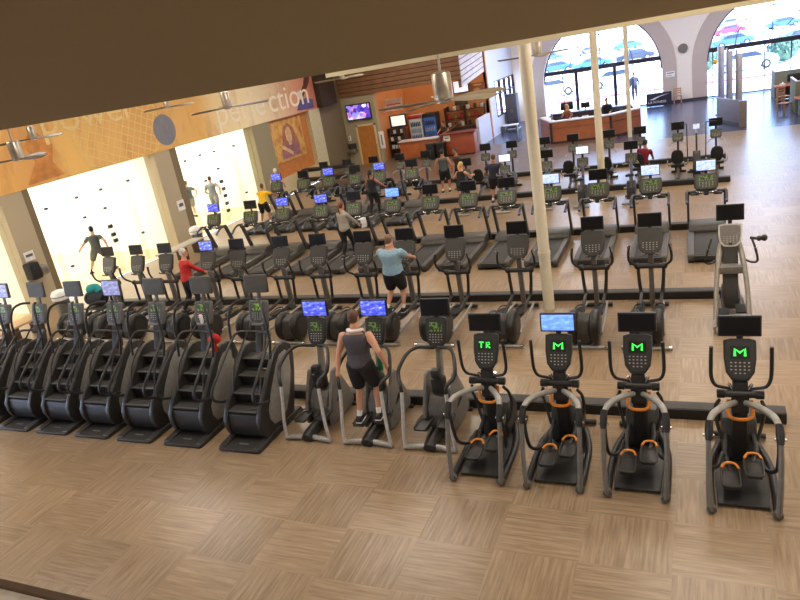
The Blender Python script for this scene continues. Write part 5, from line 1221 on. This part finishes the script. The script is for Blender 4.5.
for l, x, z, w_, h_ in (('small white switch plate on the beige wall left of the door', -18.1, 1.55, .16, .28), ('tall white notice on the beige wall right of the door', -16.32 + .2, 1.25, .3, .95)):
    n_ = thing('wall_notice', l, 'sign', (x, 34.94, z)); MB().box(-w_ / 2, w_ / 2, -.02, .01, -h_ / 2, h_ / 2, .005).build('plate', PAPER, n_); MB().box(-w_ * .1, w_ * .1, -.025, -.018, -h_ * .3, h_ * .3).build('print', DARK, n_)
df = thing('drinking_fountain', 'steel drinking fountain on the beige wall left of the oak door', 'fountain', (-18.0, 34.95, .75)); MB().box(-.28, .28, -.35, 0, 0, .22, .04).build('basin', STEEL, df); MB().box(-.25, .25, -.1, 0, .22, .5, .02).build('back_panel', DARK, df); MB().tube([(.1, -.2, .22), (.1, -.2, .3), (.1, -.13, .32)], .012, 8, 3).build('spout', CHROME, df)

# ---------------------------------------------------------------- juice bar
ct = thing('juice_bar_counter', 'orange brown juice bar counter with pale top, left section', 'counter', (-13.95, 34.9, 0)); MB().box(-1.15, 1.1, 0, .5, .06, .98, .01).build('front', mat('counter_orange_wood', (186, 104, 56), .45, scale=3), ct); MB().box(-1.2, 1.15, -.12, .6, .98, 1.04, .01).build('counter_top', DESKT, ct); MB().box(-1.1, 1.05, .05, .45, 0, .06).build('plinth', DESKD, ct)
ct = thing('juice_bar_counter', 'taller red brown juice bar counter, right section', 'counter', (-11.55, 34.6, 0)); MB().box(-.95, .85, 0, .6, .06, 1.12, .01).build('front', mat('counter_red_wood', (158, 78, 52), .45, scale=3), ct); MB().box(-1.05, .95, -.1, .8, 1.12, 1.2, .012).build('counter_top', mat('counter_red_top', (120, 52, 44), .4), ct); MB().box(-.9, .8, .05, .55, 0, .06).build('plinth', DESKD, ct)
for i, (x, l) in enumerate(((-13.0, 'tall black bin in front of the juice bar counter, left one'), (-12.45, 'tall black bin in front of the juice bar counter, right one'))):
    b_ = thing('rubbish_bin', l, 'bin', (x, 34.2, 0), 0, 'juice bar bins'); MB().prism([(-.2, 0), (.2, 0), (.24, .8), (-.24, .8)], -.2, .2, 'y', .02).build('tub', RUBBER, b_); MB().box(-.26, .26, -.22, .22, .8, .87, .02).build('lid', DARK, b_)
nt_ = thing('price_notice', 'white notice on the front of the red brown juice bar counter', 'sign', (-12.2, 34.57, .95)); MB().box(-.18, .18, 0, .02, -.15, .15).build('sheet', PAPER, nt_); MB().box(-.12, .12, -.005, .001, -.02, .04).build('print', GREYP, nt_)
sh = thing('display_shelf', 'dark shelf unit with white cups under the menu screen at the juice bar', 'shelf', (-15.7, 36.0, 0))
MB().box(-.5, .5, 0, .4, 0, .05).box(-.5, -.46, 0, .4, 0, 1.68).box(.46, .5, 0, .4, 0, 1.68).box(-.5, .5, .38, .4, 0, 1.68).build('frame', WOODD, sh)
for z in (.5, .95, 1.35, 1.66): MB().box(-.47, .47, .01, .38, z - .02, z + .02).build('shelf_board', WOODD, sh)
CUP = mat('white_cup', (222, 220, 214), .4); JAR = mat('dark_jar', (70, 62, 60), .4)
def container(label, loc, r, h, m, group, name='jar', lid=BLACK):
    c = thing(name, label, name.replace('_', ' '), loc, 0, group); MB().lathe([(r * .85, 0), (r, .02), (r, h * .85), (r * .8, h * .9)], n=12).build('body', m, c); MB().lathe([(r * .85, h * .88), (r * .85, h)], n=12).build('lid', lid, c); return c
rows_ = ['lowest shelf', 'middle shelf', 'top shelf']
for zi, z in enumerate((.52, .97, 1.37)):
    for k in range(4): container('%s container %s on the %s of the dark shelf unit' % ('white' if zi == 0 else ('pale' if (k + zi) % 2 else 'dark'), ['far left', 'left of middle', 'right of middle', 'far right'][k], rows_[zi]), (-15.7 - .33 + k * .22, 36.15, z), .085, .24, CUP if (zi == 0 or (k + zi) % 2) else JAR, 'containers on the display shelf')
ms = thing('menu_screen', 'white menu screen on top of the dark shelf unit at the juice bar', 'screen', (-15.5, 36.15, 2.05)); MB().box(-.52, .52, -.02, .06, -.35, .33, .015).build('casing', TVB, ms); MB().box(-.40, .44, -.026, -.02, -.27, .27).build('picture', screen_mat('menu_picture', None, [(0, (150, 140, 110)), (.15, (230, 230, 220)), (1, (240, 240, 236))], .8), ms); MB().box(-.2, .2, 0, .1, -.37, -.34).build('foot', BLACK, ms)
for x, l, m1, glow in ((-15.45, 'white framed glass door drinks cooler at the juice bar', mat('cooler_white', (200, 204, 204), .4), (196, 206, 204)), (-14.55, 'blue lit glass door drinks cooler at the juice bar', mat('cooler_black', (38, 40, 48), .4), (60, 104, 176))):
    c = thing('drinks_cooler', l, 'cooler', (x, 38.6, 0), 0, 'drinks coolers'); MB().box(-.42, .42, .05, .75, 0, 2.0, .02).build('cabinet', m1, c)
    dr = MB().box(-.38, .38, 0, .05, .1, 1.78, .01).build('door', mat('cooler_glow_' + l[:4], glow, .2, emit=glow, estr=.22), c); MB().rod((.33, -.03, .8), (.33, -.03, 1.2), .012).build('handle', CHROME, dr)
    MB().box(-.42, .42, -.02, .05, 1.8, 2.0, .01).build('header', DARK if glow[0] < 100 else REDC, c)
    for zi in range(4):
        bm_ = MB()
        for k in range(6): bm_.lathe([(.042, 0), (.045, .1), (.045, .2), (.018, .27), (.018, .3)], (-.28 + k * .112, -.012, .2 + zi * .38), n=8)
        q = bm_.build('bottles', mat('cooler_bottle_' + str(zi) + l[:3], [(190, 200, 206), (70, 90, 150), (150, 170, 200), (60, 70, 90)][zi], .3), c); q['kind'] = 'stuff'
bs = thing('back_bar', 'dark back bar shelving along the orange juice bar wall', 'shelf', (-12.5, 39.0, 0)); MB().box(-1.2, 1.3, -.3, .35, 0, .95, .01).build('base_cabinet', DESKD, bs)
MB().box(-1.25, 1.35, -.34, .36, .95, 1.0).build('counter_top', WOODD, bs)
for z in (1.45, 1.9): MB().box(-1.2, 1.3, .05, .35, z - .02, z + .02).build('shelf_board', WOODD, bs)
for x in (-1.2, 0, 1.27): MB().box(x - .02, x + .02, .05, .35, 1.0, 2.1).build('shelf_post', WOODD, bs)
cols = [(CUP, 'white'), (mat('jar_red', (196, 50, 66), .4), 'red'), (JAR, 'dark'), (mat('jar_amber', (176, 120, 60), .4), 'amber')]
for zi, z in enumerate((1.0, 1.47, 1.92)):
    for k in range(6):
        m_, cn = cols[(k * 2 + zi) % 4]
        container('%s tub, %s along the %s of the juice bar back shelving' % (cn, ORD[k], ['counter', 'lower shelf', 'upper shelf'][zi]), (-13.5 + k * .42, 39.15, z), .1, .27, m_, 'tubs on the back bar', 'tub')
for l, x, y_, z, w_, h_, m_ in (('television showing a news picture above the juice bar', -12.55, 39.3, 3.2, .85, .62, S_NEWS), ('small picture screen below the television over the juice bar', -12.65, 39.3, 2.45, .7, .45, S_BROWN)):
    t = thing('bar_television', l, 'television', (x, y_, z), 0, 'juice bar televisions'); MB().box(-w_ / 2 - .04, w_ / 2 + .04, -.06, .0, -h_ / 2 - .04, h_ / 2 + .04, .01).build('casing', TVB, t); MB().box(-w_ / 2, w_ / 2, -.066, -.06, -h_ / 2, h_ / 2).build('picture', m_, t); MB().box(-.12, .12, 0, .1, -.1, .1).build('wall_bracket', BLACK, t)
ps = thing('menu_poster', 'brown menu picture on the orange wall right of the television', 'poster', (-11.55, 39.37, 2.95)); MB().box(-.42, .42, -.02, .02, -.36, .34, .005).build('board', mat('poster_brown', (150, 92, 62), .6, var=.3, scale=5), ps); MB().ball((-.1, -.025, -.08), .2, .006, .14).build('fruit_picture', mat('poster_fruit', (196, 150, 110), .6, var=.3, scale=8), ps); MB().box(-.25, .2, -.026, -.018, .18, .25).build('heading', mat('poster_text', (216, 186, 140), .6), ps)
ps = thing('menu_poster', 'white and red menu poster at the left of the juice bar wall', 'poster', (-15.5, 36.0, 3.0)); MB().box(-.55, .5, -.02, .02, -.35, .3, .005).build('board', mat('poster_white_red', (226, 196, 180), .6, var=.2, scale=4), ps); MB().box(-.45, .4, -.026, -.018, -.05, .02).box(-.45, .2, -.026, -.018, -.2, -.14).build('print', REDC, ps); MB().rod((-.3, 0, .3), (-.3, 0, .78), .01).build('hanger', STEEL, ps)
fp = MB().at((-12.35, 35.1, 1.2), rx=0, ry=-.5).box(-.05, .95, -.02, .5, 0, .04, .01)
cf = thing('counter_flap', 'wooden counter flap raised at the gap of the juice bar counter', 'flap', (0, 0, 0)); fp.build('board', mat('flap_wood', (140, 96, 74), .45, scale=4), cf); MB().at((-12.35, 35.1, 1.2)).rod((-.05, 0, 0), (-.05, .48, 0), .02).build('hinge', STEEL, cf)
cb = thing('tall_cabinet', 'tall dark grey cabinet in the bright corridor', 'cabinet', (-10.55, 42.6, 0)); MB().box(-.38, .36, 0, .6, .05, 2.12, .015).build('carcass', mat('cabinet_slate', (74, 72, 80), .5), cb); MB().box(-.38, .36, -.02, .58, 0, .05).build('plinth', PAPER, cb)
for s in (-1, 1): dd = MB().box(min(s * .005, s * .35), max(s * .005, s * .35), -.02, 0, .08, 2.08, .006).build('door', mat('cabinet_slate', (74, 72, 80), .5), cb); MB().rod((s * .05, -.04, 1.0), (s * .05, -.04, 1.2), .01).build('handle', STEEL, dd)
bx = thing('white_bench', 'low white bench in front of the tall dark cabinet', 'bench', (-10.5, 41.6, 0)); MB().box(-.5, .5, -.25, .25, .36, .42, .015).build('seat', PAPER, bx)
for x in (-.42, .42): MB().box(x - .04, x + .04, -.2, .2, 0, .36).build('leg', GREYP, bx)

# ---------------------------------------------------------------- left wall odds and ends
for i, (l, y0, y1) in enumerate((('pale wooden bench along the glass courts at the far left edge', 10.2, 11.9), ('pale ledge bench along the wall left of the third row treadmills', 17.0, 19.0))):
    b_ = thing('wall_bench', l, 'bench', (-16.75, y0, 0), 0, 'benches along the courts'); L_ = y1 - y0
    MB().box(-.28, .28, 0, L_, .46, .52, .012).build('seat', WOODT if i == 0 else mat('ledge_grey', (176, 168, 156), .5), b_)
    n = 3
    for k in range(n): y = .12 + k * (L_ - .24) / (n - 1); MB().box(-.22, .22, y - .06, y + .06, 0, .46, .008).build('leg', WOODD, b_)
for i, (x, y, l) in enumerate(((-16.9, 12.9, 'grey wipe dispenser bin with a white domed top by the first pilaster'), (-17.2, 19.5, 'grey wipe dispenser bin with a white domed top by the second pilaster'))):
    t = thing('wipe_dispenser', l, 'dispenser', (x, y, 0), 0, 'wipe dispensers'); MB().lathe([(.2, 0), (.2, .55), (.22, .56)], n=20).build('drum', GREYP, t); MB().lathe([(.24, .56), (.25, .62), (.25, .72), (.2, .80), (.08, .84)], n=20).build('dome', PAPER, t); MB().lathe([(.252, .655), (.252, .675)], n=20).build('ring', BLACK, t)
bg_ = thing('gym_bag', 'dark duffel bag with a teal towel on top by the court glass', 'bag', (-15.75, 13.1, 0)); MB().tube([(-.3, 0, .2), (-.15, 0, .24), (.15, 0, .24), (.3, 0, .2)], [.17, .22, .22, .17], 12, 4).build('body', mat('bag_navy', (40, 46, 56), .8), bg_); MB().tube([(-.2, 0, .44), (-.06, -.03, .53), (.08, .03, .52), (.22, 0, .43)], [.08, .14, .14, .08], 10, 4).build('teal_towel', TEAL, bg_, 'teal towel'); MB().tube([(-.15, -.2, .25), (-.1, -.22, .42), (.1, -.22, .42), (.15, -.2, .25)], .015, 6, 4).build('strap', BLACK, bg_)
st_ = thing('bag_stand', 'low dark stool under the gym bag', 'stool', (-15.75, 13.1, 0))
MB().box(-.36, .36, -.24, .24, .2, .26, .02).build('seat', DARK, st_)
for x in (-.3, .3):
    for y in (-.18, .18): MB().box(x - .02, x + .02, y - .02, y + .02, 0, .2).build('leg', BLACK, st_)
bg_.location.z = .245
fd = thing('drinking_fountain', 'black and steel drinking fountain on the first pilaster between the courts', 'fountain', (-18.25, 13.3, 0)); fd.rotation_euler = (0, 0, -PI / 2)
MB().box(-.10, .26, .0, .32, 1.08, 1.6, .06).build('cooler_body', RUBBER, fd); MB().box(-.36, -.12, .0, .3, 1.12, 1.42, .05).build('basin', STEEL, fd)
pn = thing('notice', 'small white notice on the first pilaster above the drinking fountain', 'sign', (-18.28, 13.42, 1.75)); MB().box(0, .012, -.17, .17, -.14, .14).build('sheet', PAPER, pn); MB().box(.012, .016, -.12, .12, -.02, .06).build('print', GREYP, pn)
pn = thing('notice', 'small white notice on the second pilaster', 'sign', (-18.28, 20.3, 1.5)); MB().box(0, .012, -.2, .2, -.2, .2).build('sheet', PAPER, pn); MB().box(.012, .016, -.12, .12, -.05, .08).build('print', GREYP, pn)
rk = thing('equipment_rack', 'long low black two tier rack along the wall below the painting', 'rack', (-16.9, 29.3, 0))
for z in (.35, .85): MB().box(-1.2, 1.6, -.25, .25, z, z + .14, .015).build('tier', RACEWAY, rk)
for x in (-1.1, .2, 1.5): MB().box(x - .04, x + .04, -.2, .2, 0, 1.0, .01).build('post', BLACK, rk)
# small things left on the front machines
c6 = CLIMBERS[5]
t = thing('red_towel', 'red towel hung over the handrail of the sixth stair climber', 'towel', W(c6, .38, 1.05, 1.46)); MB().tube([(-.05, -.05, .02), (0, 0, .09), (.06, .04, .0)], [.06, .07, .06], 8, 4).build('fold', REDCLOTH, t); MB().box(-.07, .02, -.03, .0, -.18, .03, .012).build('hanging_end', REDCLOTH, t)
t = thing('water_bottle', 'white water bottle on the tray of the sixth stair climber', 'bottle', W(c6, .0, 1.29, 1.71)); MB().lathe([(.032, 0), (.035, .02), (.035, .14), (.015, .17)], n=12).build('flask', PAPER, t); MB().lathe([(.018, .17), (.018, .2)], n=10).build('cap', REDCLOTH, t)
t = thing('water_bottle', 'green water bottle in the holder of the elliptical used by the man', 'bottle', W(FE[1], .12, .66, .98)); MB().lathe([(.036, 0), (.04, .02), (.04, .17), (.018, .21)], n=14).build('flask', BOTTLEG, t); MB().lathe([(.02, .21), (.02, .25)], n=10).build('cap', BOTTLEG, t)
t = thing('hand_towel', 'white hand towel draped over a third row treadmill handrail beside the grey sweater woman', 'towel', (-9.15, 17.45, 1.12), -.3); MB().box(-.06, .06, -.12, .12, .04, .065, .012).build('fold', TOWEL, t); MB().box(.045, .065, -.12, .12, -.22, .06, .01).build('hanging_end', TOWEL, t)

# ---------------------------------------------------------------- ceiling fans
FANM = mat('fan_brushed_nickel', (176, 166, 150), .3, .75); BLADE = mat('fan_blade_wood', (150, 134, 110), .45, var=.1, scale=5); BLADED = mat('fan_blade_dark', (96, 78, 60), .45, var=.1, scale=5)
fanspec = [((-2.98, 8.55, 5.045), .125, .36, .86, 188, 5, 'large brushed metal ceiling fan hanging nearest, above the middle of the room', BLADE), ((-11.1, 15.0, 5.17), .12, .40, 1.1, 15, 3, 'ceiling fan in front of the mural lettering', BLADED), ((-11.4, 8.85, 5.05), .11, .34, .85, 350, 3, 'ceiling fan at the far left edge in front of the mural', BLADED),
           ((-13.6, 11.1, 5.25), .08, .28, .75, 10, 3, 'second ceiling fan at the left, just beyond the far left one', BLADED), ((-14.4, 16.56, 5.30), .08, .22, .8, 20, 3, 'small far ceiling fan above the grey mural ball', BLADED), ((-4.0, 19.7, 5.08), .13, .42, 1.15, 172, 3, 'ceiling fan beside the nearest column', BLADE), ((-9.0, 17.6, 5.26), .07, .2, .8, 190, 3, 'ceiling fan tucked under the soffit above the board wall', BLADE)]
for (x, y, z), r, h, bl, a0, nb, lab, bm_ in fanspec:
    f = thing('ceiling_fan', lab, 'ceiling fan', (x, y, z), 0, 'ceiling fans')
    MB().lathe([(r * .4, -h * .62), (r * .8, -h * .58), (r * .8, -h * .48), (r, -h * .46), (r, h * .40), (r * .9, h * .45), (r * .3, h * .5)], n=24).build('motor', FANM, f)
    MB().rod((0, 0, h * .45), (0, 0, 7.2 - z), r * .13, n=10).build('down_rod', FANM, f); MB().lathe([(.09, 7.12 - z), (.09, 7.2 - z)], n=14).build('canopy', FANM, f)
    for k in range(nb):
        a = rad(a0) + k * 2 * PI / nb; m_ = MB(); m_.M = Matrix.Rotation(a, 4, 'Z') @ Matrix.Translation((0, 0, -h * .5)) @ Matrix.Rotation(.24, 4, 'X')
        m_.prism([(r * .6, -.03), (r * 1.5, -.05), (bl * .6, -.095), (bl, -.085), (bl + .03, 0), (bl, .085), (bl * .6, .095), (r * 1.5, .05), (r * .6, .03)], -.006, .006, 'z', .003); m_.build('blade', bm_, f)

# ---------------------------------------------------------------- cars outside
CG = mat('car_window', (52, 62, 76), .15); TYRE = mat('tyre', (38, 38, 40), .8); RIM = mat('wheel_rim', (176, 178, 182), .3, .5)
def make_car(paint, label, loc, rz):
    c = thing('parked_car', label, 'car', loc, rz, 'cars parked outside')
    b = [(-2.2, .3), (-2.25, .62), (-2.1, .86), (-1.35, .93), (-.75, 1.38), (.75, 1.42), (1.45, .98), (2.15, .88), (2.28, .6), (2.2, .3)]
    MB().prism(b, -.86, .86, 'y', .07).build('body', paint, c)
    g = [(-1.22, .97), (-.7, 1.33), (.70, 1.36), (1.28, 1.0)]
    for s in (-1, 1): MB().prism(g, min(s * .82, s * .875), max(s * .82, s * .875), 'y').build('side_window', CG, c)
    MB().at((-1.06, 0, 1.16), ry=-.93).box(-.3, .3, -.7, .7, 0, .03).build('rear_window', CG, c); MB().at((1.12, 0, 1.2), ry=.57).box(-.36, .36, -.7, .7, 0, .03).build('windscreen', CG, c)
    for x in (-1.35, 1.4):
        for s in (-1, 1): w_ = MB().lathe([(.2, -.1), (.33, -.1), (.34, 0), (.33, .1), (.2, .1)], (x, s * .8, .34), 'y', 18).build('wheel', TYRE, c); MB().lathe([(.19, -.02), (.2, .0), (.19, .02)], (x, s * .895, .34), 'y', 14).build('wheel_rim', RIM, w_)
    return c
PW = mat('car_paint_white', (236, 236, 236), .3); PBL = mat('car_paint_blue', (58, 96, 158), .3); PT_ = mat('car_paint_teal', (60, 150, 170), .3); PR = mat('car_paint_red', (196, 50, 80), .3); PGY = mat('car_paint_grey', (120, 126, 136), .3); PDK = mat('car_paint_dark', (46, 50, 66), .3)
carspec = [(PW, 'white car parked nearest beyond the left arch, leftmost', (-11.3, 61, 0), 0), (PW, 'white car parked nearest beyond the middle of the left arch', (-6.2, 62, 0), .05), (PW, 'white car nearest beyond the right arch', (3.4, 61, 0), .04),
           (PBL, 'blue car in the second line beyond the left arch', (-16.5, 92, 0), .3), (PT_, 'teal car in the second line beyond the left arch', (-11.5, 88, 0), .3), (PDK, 'dark car in the second line beyond the left arch, behind the second column', (-7.0, 92, 0), .3),
           (PBL, 'blue car far back through the top left of the left arch', (-24, 128, 0), .3), (PGY, 'grey car far back through the top of the left arch', (-17, 128, 0), .3), (PT_, 'teal car far back near the third column', (-10.5, 126, 0), .3),
           (PGY, 'grey car in the second line beyond the right arch, left side', (-.5, 96, 0), .25), (PBL, 'blue car in the second line beyond the right arch', (3.8, 92, 0), .25), (PDK, 'dark car in the second line beyond the right arch at the right', (9.5, 80, 0), .2), (PR, 'red car far back in the middle of the right arch', (4.6, 122, 0), .25), (PBL, 'blue car far back at the right of the right arch', (11.5, 118, 0), .25), (PGY, 'grey car farthest back through the top of the right arch', (6, 155, 0), .2)]
for p_, l, lo, rz in carspec: make_car(p_, l, lo, rz)
LEAF = mat('leaf_green', (74, 104, 84), .8, var=.4, scale=4)
for l, lo, r in (('green bush outside at the right of the right arch', (6.4, 64, 0), 1.3), ('green bush outside at the left edge of the right arch', (.9, 66, 0), 1.2)):
    t = thing('bush', l, 'bush', lo); rnd = random.Random(int(r * 100)); mb = MB()
    for k in range(420):
        a, e = rnd.uniform(0, 2 * PI), rnd.uniform(-.2, 1.4); q = r * rnd.uniform(.7, 1.05); c_ = Vector((q * math.cos(a) * math.cos(e), q * math.sin(a) * math.cos(e), r * .7 + q * .8 * math.sin(e)))
        u = Vector((rnd.uniform(-1, 1), rnd.uniform(-1, 1), rnd.uniform(-1, 1))).normalized() * .16; v_ = u.orthogonal().normalized() * .1
        mb.quad(c_ - u, c_ + v_, c_ + u, c_ - v_)
    mb.ball((0, 0, r * .75), r * .8, r * .8, r * .75, 14, 9); mb.build('foliage', LEAF, t); MB().rod((0, 0, 0), (0, 0, r * .6), .09).build('trunk', WOODD, t)
